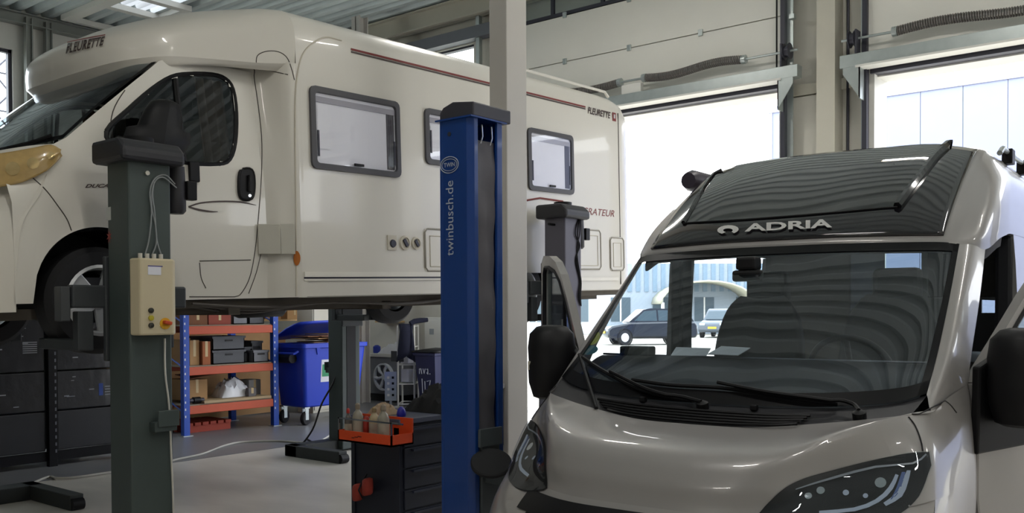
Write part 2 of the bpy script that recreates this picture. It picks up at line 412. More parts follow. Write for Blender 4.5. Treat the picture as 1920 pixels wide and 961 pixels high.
# ------------------------------------------------------------------ ceiling lamps (each a fixture with its tube)
LP = [(x, y) for x in (-7.0, -2.2, 2.4, 6.5) for y in (-3.4, 2.0, 8.3) if y > 5 or (x > -5 and (y > 0 or x < 0))]
lamp_d = None
for i, (x, y) in enumerate(LP):
    if lamp_d is None:
        root = thing('tube_lamp_offscreen', 'long white fluorescent tube lamp hung under the corrugated roof', 'ceiling lamp', (x, y, ZC-0.55), 0, 'tube lamps under the roof')
        box('housing', (-0.75, -0.09, 0.0), (0.75, 0.09, 0.07), WALLW, root, 0.01)
        MB().cyl((-0.72, -0.04, -0.03), (0.72, -0.04, -0.03), 0.018, 10).build('tube', TUBE, root, smooth=40)
        MB().cyl((-0.72, 0.04, -0.03), (0.72, 0.04, -0.03), 0.018, 10).build('tube', TUBE, root, smooth=40)
        for s in (-1, 1): MB().cyl((0.6*s, 0, 0.07), (0.6*s, 0, 0.55), 0.006, 6).build('hanger', GALV, root)
        l = bpy.data.lights.new('tube_light', 'AREA'); l.shape = 'RECTANGLE'; l.size = 1.4; l.size_y = 0.12; l.energy = 24; l.color = (1.0, 0.98, 0.95)
        lamp_d = (root, l)
    else: root = copy_tree(lamp_d[0]); root.location = (x, y, ZC-0.55)
    lo = bpy.data.objects.new('tube_light_%d_offscreen' % (i+1), lamp_d[1]); COL.objects.link(lo); lo.location = (x, y, ZC-0.60)
# ------------------------------------------------------------------ the silver-beige camper van with the dark roof window
VPAINT = mat('van_grey_paint', '#928f8d', 0.34, 0.1, var=0.02, coat=0.6)
VDARK = mat('van_interior_grey', '#26272c', 0.7, var=0.1)
VSEAT = mat('seat_fabric', '#1f2024', 0.85, var=0.15, scale=40)
VGLOSS = mat('roof_window_gloss', '#100f14', 0.08, var=0.05, coat=0.6)
VWS = glass('windshield_glass', (0.62, 0.68, 0.72), 1.0, 0.0, 0.13)
VSIDE = glass('side_glass', (0.72, 0.78, 0.78), 1.0, 0.0, 0.06)
FRIT = mat('black_glass_border', '#0a0a0d', 0.35, var=0.05, spec=0.2)
CHROME = mat('chrome', '#c8ccd2', 0.12, 1.0, var=0.05)
LENS = glass('headlight_lens', (0.85, 0.88, 0.9), 0.6, 0.0, 0.03)
DRL = mat('light_guide', '#aeb9cc', 0.3, var=0.05)
SILV = mat('silver_lettering', '#c9c8c6', 0.35, 0.2)
ALLOY = mat('alloy_silver', '#cfd1d3', 0.35, 0.35)
VYAW = math.radians(2.2047)
VM = Matrix.Translation((-1.942, 3.0275, 0)) @ Matrix.Rotation(VYAW, 4, 'Z')
van = thing('camper_van', 'pale grey camper van with dark tilted roof window and both cab doors open', 'camper van', VM.translation, VYAW)
Vv = lambda L: [Vector(p) for p in L]
R = [
 [(0,.15,.25),(.28,.16,.25),(.5,.20,.25),(.72,.28,.25),(.88,.40,.25),(.97,.56,.25)],
 [(0,.03,.48),(.28,.04,.48),(.5,.08,.48),(.72,.17,.48),(.89,.32,.48),(1.0,.56,.48)],
 [(0,.06,.72),(.28,.07,.72),(.5,.11,.72),(.73,.22,.72),(.90,.38,.72),(1.01,.60,.74),(1.035,.95,.80),(1.03,1.33,.72)],
 [(0,.17,.87),(.28,.18,.87),(.472,.24,.875),(.72,.40,.88),(.90,.56,.90),(1.0,.72,.92),(1.03,1.05,.91),(1.03,1.38,.9)],
 [(0,.21,.98),(.28,.22,.98),(.49,.285,.985),(.70,.53,1.0),(.86,.69,1.045),(.965,.80,1.085),(1.015,1.08,1.05),(1.025,1.38,1.05)],
 [(0,.335,1.088),(.28,.34,1.09),(.52,.39,1.105),(.68,.54,1.16),(.80,.71,1.198),(.905,.90,1.225),(.985,1.12,1.20),(1.008,1.38,1.22)],
 [(0,.68,1.145),(.28,.69,1.15),(.58,.74,1.185),(.76,.80,1.21),(.87,.85,1.227),(.94,.95,1.235),(.965,1.1,1.28),(.99,1.38,1.32)]]
NU = NV = 6
low = surf([Vv(r[:6]) for r in R[:4]], NU, NV)
upp = surf([Vv(r) for r in R[2:]], NU, NV)
bumper_b = MB().grid(full(low)); bumper_b.build('bumper', VPAINT, van, smooth=50)
hood_b = MB().grid(full([r[:4*NU+1] for r in upp[NV:]])); hood_b.build('hood', VPAINT, van, smooth=35)
fend = [MB().grid([r[4*NU:] for r in upp[NV:]]).grid([r[5*NU:] for r in upp[:NV+1]]), MB().grid([mir(r[4*NU:]) for r in upp[NV:]], True).grid([mir(r[5*NU:]) for r in upp[:NV+1]], True)]
for b in fend: b.build('fender', VPAINT, van, smooth=50)
# hood opening shadow gap: dark inner tray so that nothing shows light through
box('engine_bay', (-0.8, 0.45, 0.3), (0.8, 0.75, 0.85), BLACKP, van)
# windshield
g0 = Vv([(0,.83,1.222),(.3,.84,1.226),(.6,.885,1.24),(.8,.95,1.265),(.905,1.0,1.30)])
g1 = Vv([(0,1.02,1.40),(.3,1.03,1.405),(.6,1.08,1.42),(.8,1.16,1.44),(.897,1.235,1.465)])
g2 = Vv([(0,1.36,1.72),(.3,1.37,1.72),(.6,1.41,1.72),(.8,1.475,1.72),(.885,1.53,1.72)])
g3 = Vv([(0,1.68,1.985),(.3,1.69,1.985),(.6,1.72,1.98),(.79,1.765,1.975),(.87,1.80,1.965)])
gl = surf([g0, g1, g2, g3], 6, 6)
ws_b = MB().grid(full(gl)); ws_b.build('windshield', VWS, van, smooth=60)
glf = full(gl); nr, nc = len(glf), len(glf[0])
def off_grid(G, d):
    O = []
    for i in range(len(G)):
        row = []
        for j in range(len(G[0])):
            a = G[i][min(j+1, len(G[0])-1)]-G[i][max(j-1, 0)]; b = G[min(i+1, len(G)-1)][j]-G[max(i-1, 0)][j]
            n = a.cross(b); n.normalize(); row.append(G[i][j]+n*d)
        O.append(row)
    return O
go = off_grid(glf, 0.004)
fb = MB(); fb.grid(go[:2+1]); fb.grid(go[nr-2:]); fb.grid([r[:3] for r in go]); fb.grid([r[nc-3:] for r in go])
fb.build('windshield_border', FRIT, van, smooth=60)
# cowl between hood and glass
cw = surf([[p+Vector((0, -.002, -.012)) for p in Vv(R[6][:5])], [a.lerp(b, .5)+Vector((0, 0, -.012)) for a, b in zip(Vv(R[6][:5]), g0)], [p+Vector((0, .01, -.004)) for p in g0]], 6, 3)
cowl_b = MB().grid(full(cw)); cowl_b.build('cowl', mat('cowl_plastic', '#222226', 0.6), van, smooth=50)
# A-pillars
def pillar(s):
    a = Vv([(.905,1.0,1.30),(.897,1.235,1.465),(.885,1.53,1.72),(.87,1.80,1.965)])
    b_ = Vv([(.94,.98,1.235),(.945,1.25,1.45),(.93,1.57,1.715),(.915,1.86,1.965)])
    c = Vv([(.99,1.38,1.32),(.985,1.48,1.45),(.975,1.72,1.70),(.955,1.97,1.945)])
    G = surf([[x, y, z] for x, y, z in zip(a, b_, c)], 5, 6)
    if s < 0: G = [mir(r) for r in G]
    return MB().grid(G, s < 0)
pil_b = [pillar(1), pillar(-1)]
for b in pil_b: b.build('windshield_pillar', VPAINT, van, smooth=50)
# upper body: roof front slope, shoulders, roof
U = [
 [tuple(g3[0]),tuple(g3[1]),tuple(g3[2]),tuple(g3[3]),(.87,1.80,1.965),(.955,1.97,1.945),(.985,2.3,2.03),(.99,2.9,2.06),(.99,5.95,2.06)],
 [(0,1.70,2.02),(.3,1.71,2.02),(.6,1.745,2.015),(.80,1.80,2.01),(.885,1.86,2.01),(.955,1.99,2.03),(.985,2.35,2.10),(.985,3.0,2.12),(.985,5.95,2.12)],
 [(0,1.86,2.16),(.3,1.87,2.16),(.6,1.90,2.155),(.80,1.96,2.14),(.88,2.03,2.15),(.945,2.15,2.18),(.975,2.45,2.22),(.975,3.0,2.22),(.975,5.95,2.22)],
 [(0,2.20,2.40),(.3,2.20,2.40),(.6,2.22,2.39),(.80,2.29,2.36),(.865,2.36,2.36),(.915,2.46,2.36),(.945,2.70,2.36),(.945,3.2,2.36),(.945,5.95,2.36)],
 [(0,2.55,2.59),(.3,2.55,2.585),(.6,2.57,2.57),(.795,2.64,2.535),(.84,2.70,2.515),(.875,2.80,2.48),(.895,3.0,2.46),(.895,3.4,2.46),(.895,5.95,2.46)],
 [(0,2.95,2.62),(.3,2.95,2.615),(.6,2.95,2.605),(.78,2.97,2.58),(.82,3.0,2.555),(.855,3.1,2.52),(.865,3.25,2.50),(.865,3.5,2.50),(.865,5.95,2.50)],
 [(0,3.6,2.62),(.3,3.6,2.615),(.6,3.6,2.605),(.78,3.6,2.58),(.82,3.6,2.56),(.845,3.62,2.53),(.855,3.65,2.52),(.855,3.7,2.52),(.855,5.95,2.52)],
 [(0,5.95,2.60),(.3,5.95,2.595),(.6,5.95,2.585),(.78,5.95,2.565),(.81,5.95,2.55),(.835,5.95,2.535),(.84,5.95,2.53),(.845,5.95,2.525),(.85,5.95,2.52)]]
ug = surf([Vv(r) for r in U], 5, 5)
roof_b = MB().grid(full(ug)); roof_b.build('roof', VPAINT, van, smooth=45)
# dark roof window panel and its glass pane with raised rim
pg = off_grid(full([r[:3*5+1] for r in ug[5:4*5+1]]), 0.012)
panel_b = MB().grid(pg); panel_b.build('roof_window_panel', VGLOSS, van, smooth=40, solid=0.02)
cst_p = Caster(VM, [panel_b])
rimL = [(1282.5,419),(1300,390),(1326,345),(1352,315)]; rimR = [(1683,389),(1712,350),(1752,297),(1786,265)]
pane = cst_p.strip([rimL[0],(1400,412),(1540,401),rimR[0]], [rimL[3],(1500,295),(1640,280),rimR[3]], 0.006, 5, 8)
MB().grid(pane).build('roof_window_pane', mat('roof_window_glass', '#0c0b10', 0.03, var=0.05, coat=1.0), van, smooth=50)
MB().tube(cst_p.line([rimL[0],(1400,412),(1540,401),(1650,391),rimR[0]], 0.004), 0.005, 6).build('pane_seam', BLACKP, van)
MB().tube(cst_p.line(rimR, 0.012), 0.022, 6).build('panel_rim', VGLOSS, van, smooth=50)
MB().tube(cst_p.line(rimL, 0.008), 0.014, 6).build('panel_rim', VGLOSS, van, smooth=50)
def text_px(name, s, m_, parent, caster, quad, off, shear=0.0, bold=0.0):
    """lettering laid on a surface: quad = tl, tr, br, bl pixels"""
    tl, tr, br, bl = [Vector(q+(0,)) for q in quad]
    def pj(p):
        q = bl.lerp(br, p.x).lerp(tl.lerp(tr, p.x), p.y); return caster.hit(q, off)
    return text(name, s, m_, parent, (0, 0, 0), (1, 0, 0), (0, 1, 0), 1.0, 1.0, shear=shear, bold=bold, project=pj)
text_px('lettering', 'ADRIA', SILV, van, cst_p, ((1397,422),(1561,412.5),(1561,428.5),(1397,436.5)), 0.010, 0.0, 0.03)
arc = [];
for k in range(15):
    t = k/14; an = math.radians(235-290*t)
    arc.append((1366+20*math.cos(an), 433-8.5*math.sin(an)-1.0*math.cos(an), 1366+9*math.cos(an+.2), 434-3.5*math.sin(an+.2)))
MB().grid(cst_p.strip([(a[0], a[1]) for a in arc], [(a[2], a[3]) for a in arc], 0.010, 1, 2)).build('emblem', SILV, van)
# headlights: traced on the driver's side, mirrored to the other
nose = Caster(VM, [hood_b, bumper_b]+fend)
hT = [(1418,968),(1440,942),(1470,915),(1505,897),(1560,881),(1640,861),(1700,850),(1741,847)]
hB = [(1424,974),(1470,988),(1530,995),(1590,993),(1640,985),(1685,964),(1722,930),(1745,872)]
def scaled(T, B, a, b_, c, d):
    # sub-band of a strip in strip parameters
    def ev(P, t):
        k = t*(len(P)-1); i = min(int(k), len(P)-2); f_ = k-i; return Vector((P[i][0]+(P[i+1][0]-P[i][0])*f_, P[i][1]+(P[i+1][1]-P[i][1])*f_, 0))
    n = 10; A_ = []; B_ = []
    for i in range(n+1):
        t = a+(b_-a)*i/n; A_.append(tuple(ev(T, t).lerp(ev(B, t), c)[:2])); B_.append(tuple(ev(T, t).lerp(ev(B, t), d)[:2]))
    return A_, B_
for s in (1, -1):
    fx = (lambda G: G) if s > 0 else (lambda G: [mir(r) for r in G])
    hl = MB().grid(fx(nose.strip(hT, hB, 0.004, 4, 6))).build('headlight', BLACKP, van, smooth=60)
    MB().grid(fx(nose.strip(hT, hB, 0.013, 4, 6))).build('lens', LENS, hl, smooth=60)
    def strip_part(nm, T, B, m_, off=0.008): MB().grid(fx(nose.strip(T, B, off, 2, 2))).build(nm, m_, hl, smooth=60)
    strip_part('light_guide', [(1535,959),(1600,953),(1640,938),(1665,915),(1678,890)], [(1535,965),(1602,960),(1647,943),(1673,918),(1684,892)], DRL)
    strip_part('light_guide', [(1655,944),(1680,925),(1692,900),(1700,883)], [(1660,950),(1690,932),(1702,905),(1707,883)], DRL)
    strip_part('turn_signal', [(1668,938),(1680,915),(1690,886)], [(1676,936),(1689,914),(1697,886)], mat('signal_blue_grey', '#5a6c9c', 0.25))
    strip_part('brow', [(1490,916),(1560,893),(1640,873),(1710,868),(1734,851)], [(1490,918),(1562,897),(1642,877),(1712,871),(1735,853)], mat('headlight_brow', '#8f949c', 0.3))
    for q, rr in (((1537,920), 8), ((1514,930), 7), ((1650,906), 11), ((1622,931), 5), ((1585,925), 6)):
        ang = [(q[0]+rr*math.cos(a), q[1]+rr*0.9*math.sin(a)) for a in [i*math.pi/4 for i in range(8)]]
        MB().grid(fx(nose.fan(ang, 0.008, 2, 2))).build('reflector', CHROME if rr > 6 else DRL, hl, smooth=60)
# seams of the hood and fenders, black grille band under the hood
for s in (1, -1):
    fm = (lambda P: P) if s > 0 else mir
    MB().tube(fm(nose.line([(1703,781),(1714,795),(1722,812),(1728,832),(1730,845)], 0.001)), 0.0035, 5).build('hood_seam', BLACKP, van)
    MB().tube(fm(nose.line([(1741,742),(1762,746),(1780,757),(1793,773)], 0.001)), 0.003, 5).build('fender_seam', BLACKP, van)
lo_row = low[2*NV+2:3*NV-0]
gb = off_grid(full([[p for p in r[:2*NU+4]] for r in low[3*NV-4:3*NV]]), 0.006)
MB().grid(gb).build('grille', BLACKP, van, smooth=50)
gb = off_grid(full([r[:2*NU+2] for r in low[NV+1:2*NV+3]]), 0.006)
MB().grid(gb).build('lower_grille', BLACKP, van, smooth=50)
# cowl slats and washer jets, wipers
cc = Caster(VM, [cowl_b, hood_b])
for k in range(5):
    MB().tube(cc.line([(1122+4*k, 752+5*k), (1200, 763+5.2*k), (1320, 774+5.4*k), (1440, 782+5.0*k), (1520-6*k, 784+4*k)], 0.014), 0.007, 5).build('cowl_slat', BLACKP, van, smooth=50)
for q in ((1207, 752), (1415, 768)):
    p = cc.hit(q, 0.012); MB().cbox(p, (0.03, 0.03, 0.025)).build('washer_jet', BLACKP, van, bevel=0.005)
cg = Caster(VM, [ws_b, cowl_b])
for blade, arm, piv in (([(1083,664),(1110,684),(1150,708),(1200,733),(1255,748),(1300,755)], [(1150,706),(1220,740),(1285,757),(1318,766)], (1318,766)),
                        ([(1188,716),(1260,726),(1350,731),(1430,742),(1510,755),(1570,763)], [(1350,727),(1440,745),(1560,762),(1600,772),(1612,785)], (1612,785))):
    wp = MB().tube(cg.line(arm, 0.04), 0.009, 6).build('wiper', BLACKP, van, smooth=50)
    MB().tube(cg.line(blade, 0.018), 0.010, 6).build('blade', BLACKP, wp, smooth=50)
    MB().lathe([(0.028, 0), (0.028, 0.03), (0.012, 0.04)], cg.hit(piv, 0.0), (0, -.3, 1), 12).build('pivot', BLACKP, wp, smooth=40)
# windshield stickers
for nm, q, rr, c in (('sticker', (1112, 632), (11, 13), '#c9cf3a'), ('sticker', (1104, 654), (16, 9), '#3f7f86'), ('sticker', (1096,643), (7,9), '#8fb0a0')):
    ring = [(q[0]+rr[0]*math.cos(a)+0.35*rr[1]*math.sin(a)*-1, q[1]+rr[1]*math.sin(a)) for a in [i*math.pi/4 for i in range(8)]]
    MB().grid(cg.fan(ring, -0.006, 2, 2)).build(nm, mat('sticker_'+c[1:], c, 0.5), van)
# body sides behind the doors (cells), rocker panels, rear panel
def side_cells(s, holes, name):
    zs = [.32, .5, .72, .95, 1.2, 1.42, 1.65, 1.9, 2.06]; ww = [1.0, 1.03, 1.035, 1.035, 1.03, 1.02, 1.012, 1.0, .988]
    ys = [1.38, 2.42, 2.58, 2.72, 3.0, 3.5, 4.0, 4.4, 4.98, 5.35, 5.95]; b = MB()
    for i in range(len(ys)-1):
        for j in range(len(zs)-1):
            ym, zm = (ys[i]+ys[i+1])/2, (zs[j]+zs[j+1])/2
            if any(h[0] < ym < h[1] and h[2] < zm < h[3] for h in holes): continue
            b.add([(s*ww[j], ys[i], zs[j]), (s*ww[j], ys[i+1], zs[j]), (s*ww[j+1], ys[i+1], zs[j+1]), (s*ww[j+1], ys[i], zs[j+1])], [(0, 1, 2, 3) if s > 0 else (3, 2, 1, 0)])
    return b.build(name, VPAINT, van, solid=0.03)
side_cells(1, [(1.38, 2.58, .5, 2.1), (4.4, 5.35, .2, .72), (3.0, 4.0, 1.42, 1.9)], 'side_panel')
side_cells(-1, [(1.38, 2.42, .5, 2.1), (2.72, 4.0, .5, 2.1), (4.4, 5.35, .2, .72)], 'side_panel')
box('side_window', (0.985, 3.0, 1.42), (1.0, 4.0, 1.9), VSIDE, van)
rb = MB()
for (x0, x1, z0, z1) in ((-1.0, 1.0, .32, 1.62), (-1.0, -.80, 1.62, 2.25), (-.25, .25, 1.62, 2.25), (.80, 1.0, 1.62, 2.25), (-.97, .97, 2.25, 2.5)):
    rb.box((x0, 5.93, z0), (x1, 5.97, z1))
rb.build('rear_door', VPAINT, van)
for s in (-1, 1): box('rear_window', (min(s*.25, s*.8), 5.945, 1.62), (max(s*.25, s*.8), 5.955, 2.25), VSIDE, van)
# wheels
def wheel(parent, c, ax, r=0.34, wd=0.22, rim=0.215, spokes=5, ph=0.3):
    ax = Vector(ax); c = Vector(c)
    wl = MB().lathe([(rim, -wd/2), (r*.9, -wd/2), (r, -wd/2+.04), (r, wd/2-.04), (r*.9, wd/2), (rim, wd/2), (rim-.01, wd/2-.03), (rim-.01, -wd/2), (rim, -wd/2)], c, ax, 40).build('wheel', RUB, parent, smooth=35)
    rm = MB().lathe([(rim+.008, wd/2+.004), (rim-.012, wd/2+.010), (rim-.025, wd/2-.03), (rim-.03, -wd/2+.03)], c, ax, 36, cap=False)
    a = ax.orthogonal().normalized(); b_ = ax.cross(a)
    rm.lathe([(0.001, wd/2-.005), (.05, wd/2-.008), (.06, wd/2-.03), (.06, -.02)], c, ax, 20, cap=False)
    rm.build('rim', ALLOY, wl, smooth=35)
    for k in range(spokes):
        an = 2*math.pi*k/spokes+ph; d = Vector((0, -1, 0))*math.cos(an)+Vector((0, 0, 1))*math.sin(an); t = ax.cross(d)
        p0, p1 = c+d*.04+ax*(wd/2-.03), c+d*(rim-.01)+ax*(wd/2-.012)
        MB().prism([p0+t*.035, p1+t*.05, p1-t*.05, p0-t*.035], -ax*.04).build('spoke', ALLOY, wl, bevel=.008)
    MB().lathe([(.15, -.05), (.15, -.04), (.08, -.04), (.08, -.02)], c, ax, 24).build('brake_disc', DARKM, wl, smooth=30)
    return wl
for s in (1, -1):
    for yy in (.96, 4.88): wheel(van, (s*.90, yy, .34), (s, 0, 0))
# roof rails on the driver's side and awning cassette on the other
MB().tube([(.86, 2.95, 2.56), (.86, 3.05, 2.60), (.86, 5.6, 2.62), (.86, 5.7, 2.56)], .016, 8).build('roof_rail', GALV, van, smooth=50)
for yy in (3.2, 3.75, 4.6): box('rail_foot', (.83, yy, 2.53), (.89, yy+.1, 2.62), BLACKP, van, 0.006)
MB().tube([(-1.02, 2.74, 2.54), (-1.02, 2.80, 2.545), (-1.02, 5.7, 2.545)], [.055, .075, .075], 12).build('awning_cassette', mat('awning_end', '#3b3440', 0.4), van, smooth=50)
box('awning_bracket', (-1.0, 2.9, 2.42), (-.86, 2.98, 2.53), GALV, van)
# cab interior
db = surf([Vv([(0,.88,1.13),(.45,.90,1.14),(.86,1.02,1.19)]), Vv([(0,1.06,1.32),(.45,1.07,1.32),(.86,1.14,1.33)]), Vv([(0,1.28,1.405),(.45,1.29,1.41),(.87,1.33,1.40)]), Vv([(0,1.38,1.37),(.45,1.40,1.375),(.88,1.42,1.36)]), Vv([(0,1.42,1.1),(.45,1.44,1.1),(.88,1.46,1.06)]), Vv([(0,1.38,.75),(.45,1.40,.75),(.88,1.42,.75)])], 4, 4)
dash = MB().grid(full(db)).build('dashboard', mat('dash_plastic', '#1c1d22', 0.55), van, smooth=50)
box('dash_screen', (-.13, 1.40, 1.16), (.13, 1.43, 1.30), FRIT, dash, 0.006)
MB().tube([(x, 1.30+.05*(x/.86)**2, 1.412) for x in (-.86, -.5, 0, .5, .86)], .006, 5).build('dash_trim', mat('dash_trim_grey', '#4b4e58', 0.35), dash)
ob = MB()
for k, (x, y, a) in enumerate(((-.30, 1.30, .3), (-.10, 1.32, -.2))):
    ob = MB().prism([(-.09, -.05, 0), (.09, -.05, 0), (.1, .05, .0), (-.08, .06, .0)], (0, 0, .004)).build('paper_sheet', mat('white_paper', '#e6e8ea', 0.6))
    ob.matrix_world = VM @ Matrix.Translation((x, y-.02, 1.435+.008*k)) @ Matrix.Rotation(a, 4, 'Z') @ Matrix.Rotation(.35, 4, 'X')
    tag(ob, ['white paper sheet lying on the van dashboard', 'upper white paper sheet overlapping another on the van dashboard'][k], 'paper')
ob = MB().prism([(-.09, -.04, 0), (.09, -.04, 0), (.09, .04, 0), (-.09, .04, 0)], (0, 0, .05)).build('dash_box', mat('olive_box', '#2c2f26', 0.6), bevel=.01)
ob.matrix_world = VM @ Matrix.Translation((-.60, 1.27, 1.412)); tag(ob, 'small dark olive case on the van dashboard near the windshield sticker', 'case')
sc_ = Vector((.42, 1.60, 1.34)); tl_ = Matrix.Rotation(math.radians(-62), 3, 'X')
st = MB().tube([sc_+tl_ @ Vector((.2*math.cos(a), .2*math.sin(a), 0)) for a in [i*math.pi/16 for i in range(32)]], .016, 8, closed=True).build('steering_wheel', BLACKP, van, smooth=60)
hb = MB().cbox(sc_, (.16, .12, .06), tl_)
for a in (0, math.pi, -math.pi/2): hb.tube([sc_, sc_+tl_ @ Vector((.2*math.cos(a), .2*math.sin(a), 0))], .018, 6)
hb.build('hub', BLACKP, st, bevel=.01)
MB().cyl(sc_, sc_+Vector((0, -.22, -.12)), .03, 10).build('steering_column', BLACKP, st)
for s in (-1, 1):
    cx = .44 if s > 0 else -.31; seat = box('seat', (cx-.25, 1.75, .85), (cx+.25, 2.25, 1.02), VSEAT, van, .04)
    G = []
    for z, hw, dy in ((1.0, .24, 0), (1.2, .26, .04), (1.45, .25, .09), (1.62, .20, .13), (1.68, .12, .15)):
        G.append([Vector((cx+x*hw, 2.2+dy+.02*abs(x), z)) for x in (-1, -.7, 0, .7, 1)])
    MB().grid(surf(G, 3, 3)).build('backrest', VSEAT, seat, smooth=60, solid=-.11)
    MB().cbox((cx, 2.38, 1.79), (.26, .1, .19)).build('headrest', VSEAT, seat, bevel=.035, seg=3)
    for q in (-.06, .06): MB().cyl((cx+q, 2.38, 1.64), (cx+q, 2.38, 1.72), .008, 6).build('headrest_post', CHROME, seat)
    box('seat_base', (cx-.22, 1.8, .5), (cx+.22, 2.2, .85), VDARK, seat)
    # pillar lining between door and living area
    box('door_pillar_lining', (min(s*.9, s*.985), 2.40+(.16 if s > 0 else 0), .5), (max(s*.9, s*.985), 2.56+(.16 if s > 0 else 0), 2.05), VDARK, van, .02)
box('cab_floor', (-.98, 1.4, .42), (.98, 5.9, .5), VDARK, van)
lin_ = full([[p+Vector((-.02 if j > 15 else 0, .03, -.05)) for j, p in enumerate(r[:6*5+1])] for r in ug[:]])
MB().grid(lin_, True).build('headliner', mat('headliner_grey', '#3a3a40', 0.9), van, smooth=50)
box('kitchen_unit', (.35, 2.75, .5), (.96, 4.2, 1.35), mat('unit_front_grey', '#4a4744', 0.5), van, .01)
box('overhead_locker', (.5, 2.8, 1.72), (.93, 5.85, 2.05), mat('locker_grey', '#57544f', 0.5), van, .01)
box('wash_cabin', (-.95, 4.05, .5), (-.32, 5.0, 2.2), mat('cabin_wall', '#6a675f', 0.5), van, .01)
box('bed_base', (-.93, 5.0, .5), (.93, 5.9, 1.15), VDARK, van, .03)
box('rear_mirror', (-.17, 1.50, 1.80), (.0, 1.53, 1.86), BLACKP, van, .015)
box('mirror_foot', (-.15, 1.50, 1.86), (-.04, 1.60, 1.93), BLACKP, van, .015)
# cab doors
def cab_door(s, deg):
    t = math.radians(deg); H = Vector((s*1.0, 1.38, 0)); dd = Vector((s*math.sin(t), math.cos(t), 0)); no = Vector((s*math.cos(t), -math.sin(t), 0))
    P = lambda d, o, z: H + dd*d + no*o + Vector((0, 0, z))
    def pris(pts, o0, o1):
        b = MB(); b.prism([P(d, o0, z) for d, z in pts], no*(o1-o0)); return b
    body = [(0.0, .82), (.05, .52), (1.0, .50), (1.04, .9), (1.04, 1.36), (0.0, 1.33)]
    door = pris(body, -.04, .035).build('cab_door', VPAINT, van, bevel=.012)
    pris([(.06, .6), (.98, .58), (1.0, 1.3), (.06, 1.28)], -.075, -.04).build('door_card', VDARK, door, bevel=.01)
    outer = [(0.0, 1.33), (.16, 1.50), (.36, 1.72), (.52, 1.88), (.66, 1.965), (.82, 2.01), (.98, 2.02), (1.04, 1.98), (1.045, 1.36)]
    inner = [(.13, 1.375), (.22, 1.50), (.40, 1.70), (.54, 1.83), (.67, 1.90), (.82, 1.935), (.94, 1.94), (.97, 1.90), (.975, 1.385)]
    fr_ = MB()
    for i in range(len(outer)-1):
        fr_.prism([P(outer[i][0], -.04, outer[i][1]), P(outer[i+1][0], -.04, outer[i+1][1]), P(inner[i+1][0], -.04, inner[i+1][1]), P(inner[i][0], -.04, inner[i][1])], no*.05)
    fr_.build('window_frame', VPAINT, door, smooth=40)
    pris(inner, -.02, -.014).build('window', VSIDE, door)
    MB().tube([P(d, .006, z) for d, z in inner], .014, 6, closed=True).build('window_seal', BLACKP, door, smooth=60)
    MB().tube([P(.44, .0, 1.38), P(.46, .0, 1.75)], .012, 6).build('quarter_glass_bar', BLACKP, door)
    pris([(-.03, 1.02), (.30, 1.04), (.34, 1.34), (.22, 1.50), (-.02, 1.40)], .02, .06).build('mirror_base', BLACKP, door, bevel=.01)  # black panel below the mirror, across the front edge of the door
    mc = P(.10, .17, 1.36)
    MB().tube([P(.15, .03, 1.40), P(.12, .12, 1.42)], [.05, .045], 8).build('mirror_arm', BLACKP, door, smooth=50)
    # housing: rounded tall shell, thicker towards the road
    G = []
    for z, hw, dp in ((-.215, .07, .05), (-.20, .11, .085), (-.12, .135, .11), (-.02, .14, .12), (.0, .135, .115), (.08, .14, .12), (.16, .13, .105), (.20, .09, .07), (.21, .05, .04)):
        G.append([mc + no*(hw*math.cos(a)) - dd*(dp*math.sin(a)) + Vector((0, 0, z)) for a in [k*2*math.pi/20 for k in range(21)]])
    mm = MB().grid(G); mm.f.append(tuple(range(20))); mm.f.append(tuple(8*21+k for k in range(20)))
    mo = mm.build('mirror', BLACKP, door, smooth=45)
    MB().cbox(mc+no*.118+Vector((0, 0, -.02)), (.02, .05, .05)).build('mirror_signal', mat('amber_clear', '#b9b3a4', 0.3), mo)
    pris([(.86, 1.16), (1.0, 1.16), (1.0, 1.24), (.86, 1.24)], .035, .055).build('door_handle', BLACKP, door, bevel=.01)
    return door
cab_door(-1, 48); cab_door(1, 27)
# ------------------------------------------------------------------ the cream motorhome raised on the column lifts
MP = mat('motorhome_cream', '#dedad0', 0.32, var=0.025, scale=1.5, coat=0.35)
MP2 = mat('motorhome_step_grey', '#bfbcb0', 0.5)
SEAM = mat('seam_dark', '#4a463f', 0.7)
SEAMC = mat('seam_cream', '#cfc8b8', 0.5)
FRG = mat('window_frame_grey', '#4d4c50', 0.5)
BLIND = mat('white_blind', '#f2f2f5', 0.7, var=0.03)
ACRY = glass('acrylic_pane', (0.97, 0.97, 1.0), 1.0, 0.02, 0.05)
RED = mat('dark_red_decal', '#7d2f2b', 0.5)
DKDEC = mat('dark_decal', '#4a3c38', 0.5)
UNDER = mat('underbody', '#5c564e', 0.8, var=0.25, scale=8)
AMB = mat('amber_lens', '#b0641e', 0.25)
YHL = mat('yellowed_headlight', '#b79a62', 0.2, var=0.35, scale=14, coat=0.6)
MPITCH = math.radians(1.64)
MMx = Matrix.Translation((-6.87, 3.0, 1.38)) @ Matrix.Rotation(MPITCH, 4, 'X')
mh = thing('motorhome', 'long cream motorhome with grey framed windows, raised on column lifts', 'motorhome', MMx.translation, 0, rx=MPITCH)
